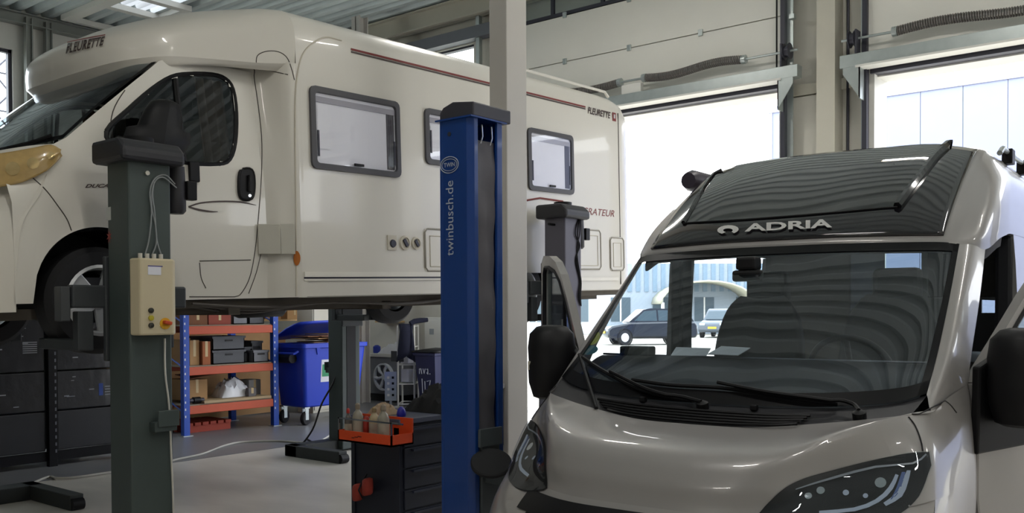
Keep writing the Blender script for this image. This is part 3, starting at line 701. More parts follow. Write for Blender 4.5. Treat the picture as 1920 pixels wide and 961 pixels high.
# body shell
sec = [(0, 2.585), (.5, 2.585), (.85, 2.57), (1.0, 2.535), (1.08, 2.47), (1.12, 2.38), (1.13, 2.28), (1.13, 1.4), (1.13, .53), (1.128, .48), (1.12, .345), (1.06, .335), (.9, .335)]
def section(y, kx=1.0, top=0.0):
    return [Vector((x*kx, y, z + (top*(z-1.2)/1.35 if z > 1.2 else 0))) for x, z in sec]
ys = [(1.56, 1, 0), (2.2, 1, 0), (3.5, 1, 0), (5.0, 1, 0), (5.9, 1, 0), (6.12, .998, -.01), (6.26, .985, -.03), (6.36, .955, -.07), (6.41, .90, -.13)]
rows = [section(*a) for a in ys]
# rear wheel arch: lift the lower rim around the rear axle by cutting cells
def arch_cut(q): return abs(q.y-4.42) < .40 and q.z < .66 and abs(q.x) > .8
bG = []
yy_ = sorted({a[0] for a in ys} | {4.02, 4.82}); 
def at_y(y):
    for i in range(len(ys)-1):
        a, b = ys[i], ys[i+1]
        if a[0] <= y <= b[0]:
            t = (y-a[0])/(b[0]-a[0]); return section(y, a[1]+(b[1]-a[1])*t, a[2]+(b[2]-a[2])*t)
bG = full([at_y(y) for y in yy_])
body_b = MB(); Rn, Cn = len(bG), len(bG[0]); body_b.v = [p for r in bG for p in r]
for i in range(Rn-1):
    for j in range(Cn-1):
        q = [i*Cn+j, i*Cn+j+1, (i+1)*Cn+j+1, (i+1)*Cn+j]; c = sum((body_b.v[k] for k in q), Vector())/4
        if arch_cut(c): continue
        body_b.f.append(tuple(q))
body_b.f.append(tuple((Rn-1)*Cn+j for j in range(Cn)))
body_b.build('body_shell', MP, mh, smooth=40)
# overcab fairing
N0 = [
 [(0,.46,1.90),(.4,.49,1.91),(.7,.58,1.96),(.86,.72,2.0),(.93,.97,2.03),(1.0,1.30,2.05),(1.05,1.56,2.06)],
 [(0,.33,1.87),(.4,.36,1.885),(.7,.47,1.94),(.88,.66,1.99),(.95,.95,2.04),(1.03,1.30,2.07),(1.09,1.56,2.09)],
 [(0,.23,1.95),(.4,.26,1.96),(.7,.38,2.0),(.89,.62,2.045),(.97,.95,2.07),(1.05,1.30,2.09),(1.12,1.56,2.12)]]
N = [N0[2],
 [(0,.21,2.07),(.4,.25,2.08),(.69,.38,2.115),(.885,.63,2.155),(.98,.98,2.19),(1.06,1.30,2.22),(1.13,1.56,2.25)],
 [(0,.26,2.18),(.4,.30,2.185),(.67,.43,2.215),(.86,.67,2.255),(.965,1.0,2.30),(1.05,1.32,2.35),(1.12,1.56,2.38)],
 [(0,.48,2.31),(.4,.51,2.32),(.62,.63,2.34),(.79,.85,2.38),(.90,1.12,2.43),(.99,1.35,2.47),(1.07,1.56,2.48)],
 [(0,.95,2.48),(.4,.97,2.485),(.56,1.03,2.50),(.70,1.15,2.515),(.80,1.3,2.535),(.90,1.42,2.545),(.99,1.56,2.54)],
 [(0,1.56,2.585),(.4,1.56,2.585),(.5,1.56,2.583),(.65,1.56,2.58),(.74,1.56,2.577),(.82,1.56,2.572),(.9,1.56,2.56)]]
ng = surf([Vv(r) for r in N], 5, 5)
cap_b = MB().grid(full(ng)); cap_b.build('overcab_fairing', MP, mh, smooth=55)
MB().grid(full(surf([Vv(r) for r in N0], 5, 4))).build('fairing_brow', MP, mh, smooth=55)
# cab: nose (same chassis family), sides, windshield
def shp(p): return Vector((p[0], p[1]-1.05, 1.08*p[2]+.02))
mlow = surf([[shp(p) for p in r[:6]] for r in R[:4]], 5, 5)
mup = surf([[shp(p) for p in r[:6]] for r in R[3:]], 5, 5)
mn1 = MB().grid(full(mlow)); mn1.build('bumper', MP, mh, smooth=50)
mn2 = MB().grid(full(mup)); mn2.build('hood', MP, mh, smooth=50)
def xz(z):
    T = [(.3, .985), (.6, 1.0), (.9, 1.0), (1.15, .995), (1.3, .98), (1.4, .96), (1.7, .915), (2.06, .865)]
    for i in range(len(T)-1):
        if z <= T[i+1][0]: t = max(0, (z-T[i][0])/(T[i+1][0]-T[i][0])); return T[i][1]+(T[i+1][1]-T[i][1])*t
    return T[-1][1]
def zb(y):
    d = y-.04; return .40+math.sqrt(.425**2-d*d) if abs(d) < .42 else .34
def zt(y):
    P_ = [(-.52, 1.14), (-.28, 1.30), (-.13, 1.39), (.2, 1.68), (.58, 2.01), (.7, 2.05), (1.4, 2.06)]
    for i in range(len(P_)-1):
        if y <= P_[i+1][0]: t = (y-P_[i][0])/(P_[i+1][0]-P_[i][0]); return P_[i][1]+(P_[i+1][1]-P_[i][1])*t
    return 2.06
cabw = [(.14,1.46),(.30,1.62),(.50,1.80),(.66,1.91),(.80,1.955),(1.0,1.985),(1.11,1.97),(1.165,1.90),(1.17,1.72),(1.13,1.5),(1.06,1.36),(.95,1.315),(.7,1.30),(.35,1.32),(.18,1.36)]
def inside(p, poly):
    c = False; n = len(poly); j = n-1
    for i in range(n):
        (x1, y1), (x2, y2) = poly[i], poly[j]
        if (y1 > p[1]) != (y2 > p[1]) and p[0] < (x2-x1)*(p[1]-y1)/(y2-y1)+x1: c = not c
        j = i
    return c
cols_ = [-.50+i*(1.34+.50)/70 for i in range(71)]
SG = []
for y in cols_:
    b0, t0 = zb(y), zt(y); col_ = []
    for k in range(49):
        z = b0+(t0-b0)*k/48; x = xz(z)
        if y < -.1 and z > .95: x -= .13*((-.1-y)/.4)**2*min(1, (z-.95)/.25)
        if z > 1.25 and y < .5: x -= .02*min(1, (.5-y)/.5)*min(1, (z-1.25)/.3)
        col_.append(Vector((x, y, z)))
    SG.append(col_)
SGt = [[SG[j][i] for j in range(71)] for i in range(49)]
def side_mb(s, hole=True):
    b = MB(); b.v = [Vector((s*p.x, p.y, p.z)) for r in SGt for p in r]
    for i in range(48):
        for j in range(70):
            q = (i*71+j, i*71+j+1, (i+1)*71+j+1, (i+1)*71+j); c = sum((b.v[k] for k in q), Vector())/4
            if hole and inside((c.y, c.z), cabw): continue
            b.f.append(q if s > 0 else q[::-1])
    return b
for s in (1, -1): side_mb(s).build('cab_side', MP, mh, smooth=50)
side_full = side_mb(1, False)
# flare between cab and body
flr = []
for z in (.34, .5, .9, 1.3, 1.7, 2.0, 2.12):
    k = 1.0 if z < 1.9 else .9
    flr.append(Vv([(xz(z)-.06, 1.24, z), (xz(z)-.004, 1.335, z), (xz(z)+.05, 1.40, z), (1.09, 1.48, z), (1.125, 1.54, z), (1.131, 1.60, z)]))
fl_g = surf(flr, 3, 3); flare_b = MB().grid(fl_g)
flare_b.build('cab_flare', MP, mh, smooth=50); MB().grid([mir(r) for r in fl_g], True).build('cab_flare', MP, mh, smooth=50)
mc = Caster(MMx, [side_full, flare_b, body_b, cap_b, mn1, mn2])
# step cover let into the flare
sc0 = MB().prism([(1.00, 1.26, .67), (1.085, 1.40, .67), (1.085, 1.40, .895), (1.00, 1.26, .895)], (.02, -.015, 0)).build('step_cover', MP2, mh, bevel=.004)
MB().prism([(1.088, 1.405, .67), (1.13, 1.50, .67), (1.13, 1.50, .895), (1.088, 1.405, .895)], (.012, -.012, 0)).build('step_recess', MP2, mh)
# windshield
ms = surf([Vv([(0,-.42,1.27),(.45,-.38,1.29),(.75,-.27,1.34),(.90,-.13,1.385)]), Vv([(0,-.08,1.60),(.45,-.05,1.61),(.75,.04,1.64),(.885,.18,1.68)]), Vv([(0,.36,1.96),(.45,.39,1.97),(.72,.46,1.99),(.845,.58,2.01)])], 6, 8)
MB().grid(full(ms)).build('windshield', VWS, mh, smooth=60)
mo_ = off_grid(full(ms), .004); k_ = len(mo_[0])
MB().grid(mo_[:2]).grid([r[k_-2:] for r in mo_]).grid([r[:2] for r in mo_]).build('windshield_border', FRIT, mh, smooth=60)
mw = Caster(MMx, [MB().grid(full(ms))])
MB().tube(mw.line([(-60,300),(0,286),(60,272),(100,258)], .02, 4), .012, 6).build('wiper', BLACKP, mh)
# headlight, door window, seams, handle, decals
MMi = MMx.inverted()
ML = lambda px, x: MMi @ pX(px, -6.87+x)
hT_ = [ML((115,280), .995), ML((95,271), .99), ML((60,277), .965), ML((20,284), .915), ML((-30,292), .84), ML((-90,305), .74)]
hB_ = [ML((117,292), 1.0), ML((93,316), 1.015), ML((60,334), .995), ML((20,347), .945), ML((-30,352), .87), ML((-90,350), .77)]
HG = surf([hT_, [a.lerp(b, .5)+Vector((.015, -.015, 0)) for a, b in zip(hT_, hB_)], hB_], 5, 6)
hl_ = MB().grid(HG).build('headlight', YHL, mh, smooth=60, solid=.03)
hc_ = Caster(MMx, [MB().grid(HG)])
for q, rr in (((24, 316), 14), ((62, 306), 12), ((95, 292), 8)):
    MB().grid(hc_.fan([(q[0]+rr*math.cos(a*.7854), q[1]+rr*.9*math.sin(a*.7854)) for a in range(8)], .004, 2, 3)).build('lamp_reflector', mat('warm_reflector', '#d8bd86', 0.12, 0.6, var=0.3, scale=30), hl_, smooth=60)
wl3 = [Vector((xz(z)-.008, y, z)) for y, z in cabw]; wl3 = spline(wl3, 3, True)
for s in (1, -1):
    pts = wl3 if s > 0 else mir(wl3)
    MB().tube(pts+[pts[0]], .017, 6, closed=False).build('window_rubber', BLACKP, mh, smooth=50)
    gw = MB(); gw.v = list(pts); gw.f = [tuple(range(len(pts)))]; gw.build('cab_window', glass('dark_cab_glass', (0.34, 0.36, 0.34), 1.0, 0.0, 0.05), mh)
    MB().tube([(s*(xz(1.30)), .68, 1.31), (s*xz(1.9), .69, 1.9)], .018, 6).build('quarter_glass_bar', BLACKP, mh)
for L_ in ([(297,113),(250,150),(215,200),(205,245)], [(300,108),(340,112),(400,117),(470,125),(477,150),(487,220),(491,270),(490,330),(485,400),(478,470),(468,520),(452,550),(440,556)],
           [(355,556),(400,556),(440,556)], [(478,126),(540,140)], [(480,120),(483,104),(500,96),(522,97),(538,108),(547,130),(552,150)], [(489,476),(480,512),(466,550)], [(60,332),(85,355),(108,385),(125,410),(134,432)], [(374,492),(377,520),(386,540)], [(374,489),(420,488),(470,487)]):
    MB().tube(mc.line(L_, .001, 5), .0035, 5).build('panel_seam', SEAM, mh)
MB().tube(mc.line([(556,555),(555,400),(553,220),(556,150),(566,105),(585,82),(610,70),(640,76)], .001, 5), .007, 6).build('body_molding', SEAMC, mh, smooth=60)
hd = MB().grid(mc.strip([(447,322),(452,317),(467,317),(473,322)], [(447,368),(452,373),(467,373),(474,368)], .02, 3, 3)).build('door_handle', BLACKP, mh, smooth=60, bevel=.0)
MB().tube(mc.line([(450,320),(446,345),(450,371),(470,372),(475,345),(470,319)], .012, 4, True), .012, 6).build('handle_rim', BLACKP, hd, smooth=60)
MB().tube(mc.line([(463,330),(463,360)], .03, 4), .014, 6).build('grip', BLACKP, hd, smooth=60)
MB().grid(mc.fan([(465+3*math.cos(a*1.05), 367+3*math.sin(a*1.05)) for a in range(6)], .024, 2, 1)).build('lock', CHROME, hd)
MB().grid(mc.strip([(353,386),(375,379),(410,376),(450,377),(480,384)], [(353,389),(375,382),(410,379),(450,380),(480,385)], .003, 3, 1)).build('swoosh_decal', DKDEC, mh)
MB().grid(mc.strip([(353,386),(372,391),(395,395),(408,396)], [(353,389),(372,395),(395,398),(408,397)], .003, 3, 1)).build('swoosh_decal', DKDEC, mh)
text_px('model_lettering', 'DUCATO', DKDEC, mh, mc, ((161,345),(228,344),(226,351),(159,352)), .003, .25, .03)
# black side box behind the mirror (lower door trim) and wing mirror
G = []
for z, hw, dp in ((1.26, .05, .12), (1.30, .08, .20), (1.40, .09, .24), (1.47, .085, .23), (1.49, .08, .16), (1.60, .075, .13), (1.66, .06, .10), (1.68, .03, .05)):
    G.append([Vector((1.14+hw*math.cos(a), .36+(z-1.3)*.25+dp*math.sin(a), z)) for a in [k*2*math.pi/16 for k in range(17)]])
mb = MB().grid(G); mb.f.append(tuple(range(16))); mb.f.append(tuple(7*17+k for k in range(16)))
wm = mb.build('wing_mirror', BLACKP, mh, smooth=45)
MB().tube([(.96, .20, 1.38), (1.05, .28, 1.36), (1.12, .33, 1.36)], [.06, .05, .04], 8).build('mirror_arm', BLACKP, wm, smooth=50)
box('side_trim', (.985, .70, 1.17), (1.015, .78, 1.31), BLACKP, mh, .008)
# body windows
def bwin(y0, y1, z0, z1):
    X0 = 1.13
    def rr(a, b, c, d, r_, x):
        P_ = []
        for (cy, cz, a0) in ((b-r_, d-r_, 0), (a+r_, d-r_, 90), (a+r_, c+r_, 180), (b-r_, c+r_, 270)):
            for k in range(4): an = math.radians(a0+30*k); P_.append(Vector((x, cy+r_*math.cos(an), cz+r_*math.sin(an))))
        return P_
    o0, o1 = rr(y0, y1, z0, z1, .05, X0), rr(y0, y1, z0, z1, .05, X0+.022); i1 = rr(y0+.045, y1-.045, z0+.045, z1-.045, .03, X0+.026); i0 = rr(y0+.05, y1-.05, z0+.05, z1-.05, .03, X0+.004)
    b = MB(); n = len(o0); b.v = o0+o1+i1+i0
    for L0 in (0, n, 2*n):
        for i in range(n): b.f.append((L0+i, L0+(i+1) % n, L0+n+(i+1) % n, L0+n+i))
    fo = b.build('body_window', FRG, mh, smooth=40)
    box('blind', (X0+.001, y0+.05, z0+.05), (X0+.004, y1-.05, z1-.05), BLIND, fo)
    box('blind_box', (X0+.004, y0+.055, z1-.12), (X0+.012, y1-.055, z1-.075), mat('blind_cassette_grey', '#a8a6ac', 0.6), fo)  # darker grey strip across the top of the blind
    MB().grid([[Vector((X0+.005+.007*(k % 2), y1-.15+.09*k/8, z)) for k in range(9)] for z in (z0+.06, z1-.1)]).build('side_curtain', mat('grey_curtain', '#5a585e', 0.8), fo)  # dark pleated strip added to paint the shaded gap beside the blind
    # a bright folded curtain edge
    MB().grid([[Vector((X0+.006+.004*((k+j) % 2), y0+.07+.05*j+(.05 if j else 0)*abs(math.sin(k*.7)), z1-.14-(z1-z0-.3)*k/8)) for j in range(3)] for k in range(9)]).build('curtain', mat('curtain_white', '#f4f4f6', 0.8), fo, smooth=60)
    pn = MB(); pn.v = [p-Vector((.008, 0, 0)) for p in i1]; pn.f = [tuple(range(n))]; pn.build('pane', ACRY, fo)
    cy = (y0+y1)/2
    box('latch', (X0+.016, cy-.05, z0+.055), (X0+.03, cy+.05, z0+.075), BLACKP, fo, .003)
    for q in (y0+.07, y1-.07): box('stay', (X0+.012, q-.008, z0+.1), (X0+.02, q+.008, z0+.3), DARKM, fo)
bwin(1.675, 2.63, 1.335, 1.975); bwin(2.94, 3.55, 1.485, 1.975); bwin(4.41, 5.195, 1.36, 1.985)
# red waist stripe, lettering, trim strips, hatches, sockets, marker light
def sd(name, y0, y1, z0, z1, m_, d=.003): return box(name, (1.13, y0, z0), (1.13+d, y1, z1), m_, mh)
sd('stripe', 2.12, 5.46, 2.322, 2.338, RED); sd('stripe', 2.12, 5.46, 2.302, 2.314, DKDEC)
text('brand_lettering', 'FLEURETTE', DKDEC, mh, (1.13, 5.50, 2.265), (0, 1, 0), (0, 0, 1), .46, .075, .003, .3, .03)
cr_ = sd('brand_crest', 6.0, 6.07, 2.25, 2.345, RED); box('crest_mark', (1.133, 6.02, 2.28), (1.136, 6.05, 2.325), SILV, cr_)
text('model_lettering', 'INTEGRATEUR', RED, mh, (1.13, 5.05, 1.165), (0, 1, 0), (0, 0, 1), .95, .075, .003, .3, 0)
MB().tube([(1.135, 4.3, 1.24), (1.135, 4.6, 1.29), (1.135, 5.0, 1.28)], .01, 5).build('swoosh_decal', RED, mh)
text_px('brand_lettering', 'FLEURETTE', DKDEC, mh, mc, ((127,84),(199,70),(196,86),(126,102)), .012, .2, .02)
MB().grid(mc.strip([(128,81),(160,74),(199,67)], [(128,83),(160,76),(199,69)], .012, 3, 1)).build('lettering_bar', RED, mh)
sd('trim_strip', 1.575, 4.05, .495, .535, mat('trim_white', '#e8e4da', 0.35), .014); sd('trim_strip', 1.575, 4.05, .465, .480, mat('trim_white', '#e8e4da', 0.35), .008); sd('trim_groove', 1.575, 4.05, .481, .494, DARKM)
sd('trim_strip', 4.95, 6.05, .445, .48, mat('trim_white', '#e8e4da', 0.35), .014)
def hatch(y0, y1, z0, z1):
    h_ = sd('service_hatch', y0, y1, z0, z1, MP, .006)
    c_ = [(1.137, y0+.03, z0), (1.137, y1-.03, z0), (1.137, y1, z0+.03), (1.137, y1, z1-.03), (1.137, y1-.03, z1), (1.137, y0+.03, z1), (1.137, y0, z1-.03), (1.137, y0, z0+.03)]
    MB().tube(c_, .009, 5, closed=True).build('hatch_rim', mat('hatch_rim_grey', '#9a958a', 0.5), h_, smooth=50)
    c2 = [(1.138, y0+.06, z0+.04), (1.138, y1-.06, z0+.04), (1.138, y1-.06, z1-.06), (1.138, y0+.06, z1-.06)]
    MB().tube(c2, .005, 4, closed=True).build('hatch_panel_line', SEAMC, h_)
hatch(2.91, 3.5, .545, .915); hatch(5.02, 5.70, .57, 1.0); hatch(5.90, 6.18, .56, .93)
so = sd('socket_box', 2.46, 2.56, .72, .845, SEAMC, .012); MB().lathe([(.035, 0), (.03, .012), (.001, .012)], (1.142, 2.515, .775), (1, 0, 0), 14).build('socket_cap', DARKM, so)
for yy, r_ in ((2.665, .062), (2.80, .055)):
    fl = MB().lathe([(r_, 0), (r_, .014), (r_*.75, .018), (r_*.7, .008), (.001, .008)], (1.13, yy, .785), (1, 0, 0), 20).build('filler_cap', SEAMC, mh, smooth=30)
    MB().cbox((1.146, yy, .785), (.014, r_*.5, r_*1.1), Matrix.Rotation(.6, 3, 'X')).build('cap_grip', DARKM, fl)
MB().grid(mc.fan([(556+6*math.cos(a*.7854), 484+14*math.sin(a*.7854)) for a in range(8)], .012, 2, 2)).build('marker_light', AMB, mh, smooth=60)
# roof rail, rear corner seam
MB().tube([(1.0, 4.35, 2.56), (1.0, 4.4, 2.60), (1.0, 6.05, 2.60), (1.0, 6.12, 2.55)], .016, 8).build('roof_rail', MP, mh, smooth=50)
MB().tube([(1.128, 6.12, z) for z in (.4, 1.0, 1.6, 2.2, 2.35)], .006, 5).build('corner_seam', SEAM, mh)
# wheels, wheel housings, underbody
for s in (1, -1):
    wheel(mh, (s*.87, .04, .35), (s, 0, 0), spokes=5, ph=.75, r=.35, rim=.225); wheel(mh, (s*.93, 4.42, .35), (s, 0, 0), spokes=5)
for yy, rr_ in ((.04, .43), (4.42, .43)):
    for s in (1, -1):
        A_ = [Vector((s*.98, yy+rr_*math.cos(a), .38+rr_*math.sin(a))) for a in [math.radians(-10+20*k) for k in range(11)]]
        B_ = [Vector((s*.55, p.y, p.z)) for p in A_]
        MB().grid([A_, B_]).build('wheel_housing', BLACKP, mh, smooth=60)
        MB().add(B_+[Vector((s*.55, yy, .3))], [tuple(range(12))]).build('housing_wall', BLACKP, mh)
box('chassis_plate', (-.9, .55, .28), (.9, 4.0, .335), UNDER, mh)
for s in (1, -1): box('chassis_rail', (min(s*.62, s*.74), -.5, .235), (max(s*.62, s*.74), 6.2, .32), UNDER, mh)
box('rear_floor', (-1.0, 4.95, .28), (1.0, 6.3, .345), UNDER, mh)
MB().tube([(.45, 1.35, .26), (.5, 1.42, .235), (.5, 1.82, .235), (.42, 1.92, .27)], [.04, .055, .055, .04], 10).build('muffler', BLACKP, mh, smooth=50)
MB().tube([(.3, .2, .27), (.45, 1.38, .26)], .025, 8).build('exhaust_pipe', UNDER, mh, smooth=50)
for k in range(3):
    MB().tube(spline([(.98-.1*k, .7, .31), (.98-.1*k, 1.3, .27-.02*k), (.96-.1*k, 2.0, .29), (.98-.1*k, 2.8, .26+.01*k), (.95, 3.4, .29), (.98, 4.0, .31)], 5), .012, 6).build('underbody_cable', mat('cable_grey_brown', '#4b4540', 0.6), mh, smooth=60)
box('cross_member', (-.9, 1.05, .22), (.9, 1.15, .29), UNDER, mh); box('cross_member', (-.9, 2.6, .22), (.9, 2.7, .29), UNDER, mh)
# cab interior
box('cab_floor', (-.95, -.2, .45), (.95, 1.3, .5), VDARK, mh)
box('dashboard', (-.92, -.25, .9), (.92, .25, 1.27), VDARK, mh, .06)
for s in (-1, 1):
    st_ = box('seat', (s*.5-.24, .6, .85), (s*.5+.24, 1.1, 1.0), VSEAT, mh, .04)
    MB().cbox((s*.5, 1.14, 1.35), (.46, .12, .75)).build('backrest', mat('seat_cover_olive', '#5b5740', 0.9), st_, bevel=.04)
    MB().cbox((s*.5, 1.18, 1.82), (.26, .1, .18)).build('headrest', VSEAT, st_, bevel=.03)
    G = [[Vector((s*(.84-.02*math.sin(k*1.9)), .88+.022*k+.10*(1.85-z), z)) for k in range(12)] for z in (1.95, 1.7, 1.45, 1.2)]
    MB().grid(G).build('cab_curtain', mat('brown_curtain', '#6b5340', 0.9), mh, smooth=60)
box('cab_partition', (-.82, 1.28, .5), (.82, 1.31, 2.0), mat('dark_curtain', '#1c1a1a', 0.95), mh)
box('cab_ceiling', (-.72, .65, 1.99), (.72, 1.30, 2.02), VDARK, mh)
# ------------------------------------------------------------------ column lifts under the motorhome
GRN = mat('lift_green_grey', '#3f4947', 0.5, var=0.12, scale=5)
GRY = mat('lift_violet_grey', '#5c5a66', 0.5, var=0.08)
BEIGE = mat('control_box_beige', '#c7bb9c', 0.5, var=0.05)
CABW = mat('pale_cable', '#c9c6bc', 0.6)
def column_lift(label, loc, far, m_, ctrl=False, cables=False, dz=0.0):
    # the vehicle lies towards local -x
    t = thing('column_lift', label, 'vehicle lift', loc, math.pi if far else 0, 'column lifts holding the motorhome')
    box('column', (-.125, -.14, .02), (.125, .14, 2.59), m_, t, .012)
    box('column_groove', (-.13, -.07, .3), (-.12, .07, 2.5), BLACKP, t)
    b = MB()
    for s in (-1, 1): b.box((-.78, s*.70-.06, 0), (.16, s*.70+.06, .13))
    b.box((-.05, -.76, 0), (.16, .76, .13)); b.build('base_frame', mat('lift_base_dark', '#2c302f', 0.6), t, bevel=.008)
    for s in (-1, 1): MB().cyl((-.78, s*.70-.05, .05), (-.78, s*.70+.05, .05), .05, 14).build('base_roller', BLACKP, t, smooth=40)
    cp = MB().prism([(-.19, -.21, 2.56), (.19, -.21, 2.56), (.19, -.21, 2.64), (.12, -.21, 2.70), (-.19, -.21, 2.70)], (0, .42, 0)).build('cap', mat('cap_black', '#26262b', 0.5), t, bevel=.025)
    MB().cyl((0, 0, 2.69), (0, 0, 2.73), .09, 20).build('cap_dome', BLACKP, cp, smooth=40)
    MB().tube([(.02, .24, 2.28), (.02, .24, 2.30), (.02, .24, 2.42), (.02, .24, 2.58)], [.045, .062, .062, .055], 16).build('motor', mat('motor_black', '#28272c', 0.5), t, smooth=45)
    box('motor_terminal', (.03, .28, 2.37), (.09, .35, 2.49), BLACKP, t, .006)
    # carriage with wheel fork
    box('carriage', (-.21, -.36, 1.68+dz), (-.13, .40, 1.82+dz), mat('carriage_dark', '#303437', 0.5), t, .012)
    box('carriage_end', (-.24, -.42, 1.60+dz), (-.15, -.36, 1.81+dz), mat('carriage_end_grey', '#3e4144', 0.5), t, .008)
    box('carriage_slide', (-.16, -.16, 1.35+dz), (-.125, .16, 2.0+dz), mat('carriage_dark', '#303437', 0.5), t, .01)
    for s in (-1, 1):
        box('fork', (-.70, s*.27-.04, 1.42+dz), (-.18, s*.27+.04, 1.49+dz), mat('carriage_dark', '#303437', 0.5), t, .008)
        box('fork_upright', (-.22, s*.27-.05, 1.42+dz), (-.15, s*.27+.05, 1.66+dz), mat('carriage_dark', '#303437', 0.5), t, .008)
    br = box('leg_bracket', (.125, -.02, .92), (.19, .13, .98), GRN, t, .004); box('bracket_plate', (.185, .0, .95), (.2, .14, 1.05), GRN, br, .004)
    if ctrl:
        T = Matrix.Translation(loc).inverted()
        q0, q1 = T @ pX((258, 632), -5.21), T @ pX((336, 486), -5.21)
        x0 = .125; x1 = .215; y0, y1, z0, z1 = q0.y, q1.y, q0.z+.01, q1.z
        c = MB().prism([(x0, y0, z0), (x1, y0+.02, z0), (x1, y1-.04, z0), (x1-.05, y1, z0), (x0, y1, z0)], (0, 0, z1-z0)).build('control_box', BEIGE, t, bevel=.012)
        xf = x1
        lb = box('info_label', (xf, y0+.07, z1-.10), (xf+.003, y0+.155, z1-.05), mat('label_white', '#dcdde6', 0.5), c)
        box('label_edge', (xf+.001, y0+.07, z1-.05), (xf+.004, y0+.165, z1-.044), mat('label_violet', '#4a4486', 0.5), lb)
        for i, (zz, cc) in enumerate(((z0+.15, '#2b2a22'), (z0+.105, '#b7a92e'), (z0+.06, '#2b2a22'))):
            MB().lathe([(.016, 0), (.016, .012), (.001, .014)], (xf, y0+.085, zz), (1, 0, 0), 14).build('push_button', mat('button_'+cc[1:], cc, 0.4), c, smooth=30)
        MB().lathe([(.035, 0), (.035, .006), (.001, .006)], (xf, y1-.10, z0+.07), (1, 0, 0), 18).build('switch_plate', mat('switch_yellow', '#d8a21c', 0.5), c)
        MB().cbox((xf+.02, y1-.095, z0+.075), (.035, .05, .022), Matrix.Rotation(-.2, 3, 'X')).build('main_switch', mat('switch_red', '#c2481c', 0.45), c, bevel=.006)
        for k in range(4): MB().cyl((x0+.04, y0+.05+.045*k, z1), (x0+.04, y0+.05+.045*k, z1+.03), .013, 10).build('cable_gland', CABW, c, smooth=40)
        P_ = lambda px, X: T @ pX(px, X)
        for pts in (([(271, 480), (279, 450), (284, 400), (281, 360), (290, 335), (310, 328), (328, 345)]), ([(284, 480), (293, 455), (291, 420), (284, 385), (288, 345), (305, 332), (331, 352)]), ([(303, 480), (294, 450), (290, 400), (286, 365), (289, 340)])):
            MB().tube(spline([P_(p, -5.285) for p in pts], 5), .0045, 6).build('control_cable', mat('cable_grey', '#8e9292', 0.5), t, smooth=60)
        MB().tube(spline([P_(p, -5.27) for p in ((309, 634), (310, 700), (317, 760), (321, 850), (325, 961))]+[Vector((.16, .1, .02))], 5), .006, 6).build('power_cable', CABW, t, smooth=60)
        box('sticker', (-.131+.0, -.143, 2.22), (-.08, -.14, 2.30), mat('sticker_white', '#b9bcb8', 0.6), t)
        MB().add([Vector((-.10+r_*math.cos(a), -.143, 2.12+1.4*r_*math.sin(a))) for k in range(16) for r_, a in [((.035 if k % 2 else .012), k*math.pi/8)]], [tuple(range(16))]).build('star_sticker', mat('sticker_red', '#8c3a34', 0.6), t)
        MB().cyl((.13, -.02, 2.50), (.14, -.02, 2.50), .014, 10).build('bolt', CABW, t)
    if cables:
        for k in range(3):
            a = .02*k
            MB().tube(spline([(.13, .08+a, 2.56), (.135, .02+a*2, 2.42), (.135, .10-a, 2.3), (.13, .03+a, 2.15), (.135, .10+a*.5, 1.95), (.135, .07+a, 1.8), (.135, .12, 1.7)], 6), .006, 6).build('control_cable', BLACKP, t, smooth=60)
        for s in (-1, 1): MB().cyl((.0, s*.14, 2.50), (.0, s*.24, 2.50), .012, 8).build('cap_pin', BLACKP, t)
    return t
column_lift('dark green column lift with a beige control box, at the front wheel of the motorhome', (-5.425, 3.04, 0), False, GRN, ctrl=True)
column_lift('violet-grey column lift with dangling black cables, at the rear wheel beside the van door', (-5.425, 7.53, 0), False, GRY, cables=True, dz=.13)
column_lift('dark column lift on the far side of the motorhome, beside the blue waste container', (-8.57, 7.40, 0), True, GRN, dz=.13)
column_lift('column lift on the far side of the motorhome, in front of the dark wrapped boxes', (-8.5, 3.04, 0), True, GRN)

# ------------------------------------------------------------------ blue two-post lift
BLUE = mat('lift_blue', '#0b3b82', 0.38, var=0.06, coat=0.2)
LB = (-3.855, 4.375, 0)
bl = thing('post_lift', 'tall blue lift post with white side lettering and black top cover', 'vehicle lift', LB)
H_ = 2.83
prof = [(-.125, -.155), (.095, -.155), (.135, -.125), (.135, -.095), (.10, -.095), (.10, -.12), (-.10, -.12), (-.10, .12), (.10, .12), (.10, .095), (.135, .095), (.135, .14), (.12, .155), (-.125, .155)]
# channel as wall pieces so that every face is convex
b = MB()
b.box((-.125, -.155, 0), (-.10, .155, H_)); b.box((-.10, -.155, 0), (.10, -.125, H_)); b.box((-.10, .125, 0), (.10, .155, H_))
b.prism([(.10, -.155, 0), (.135, -.125, 0), (.135, -.09, 0), (.115, -.09, 0), (.10, -.125, 0)], (0, 0, H_))
b.prism([(.10, .155, 0), (.10, .125, 0), (.115, .09, 0), (.135, .09, 0), (.135, .14, 0)], (0, 0, H_))
b.build('post', BLUE, bl, bevel=.004)
G = [[Vector((.112+.006*math.sin(z*7+y*40)+.004*math.sin(z*23), y, z)) for y in (-.088, -.05, 0, .05, .088)] for z in [.9+i*(2.70-.9)/40 for i in range(41)]]
MB().grid(G).build('cover_strip', mat('grey_cover_cloth', '#5c5a60', 0.6, var=0.25, scale=5, bump=0.2), bl, smooth=60)
for q in (-.05, .04):
    MB().tube([(.12, q, 2.68), (.135, q, 2.72), (.13, q, 2.79), (.10, q, 2.80)], .005, 6).build('strip_hook', CHROME, bl, smooth=50)
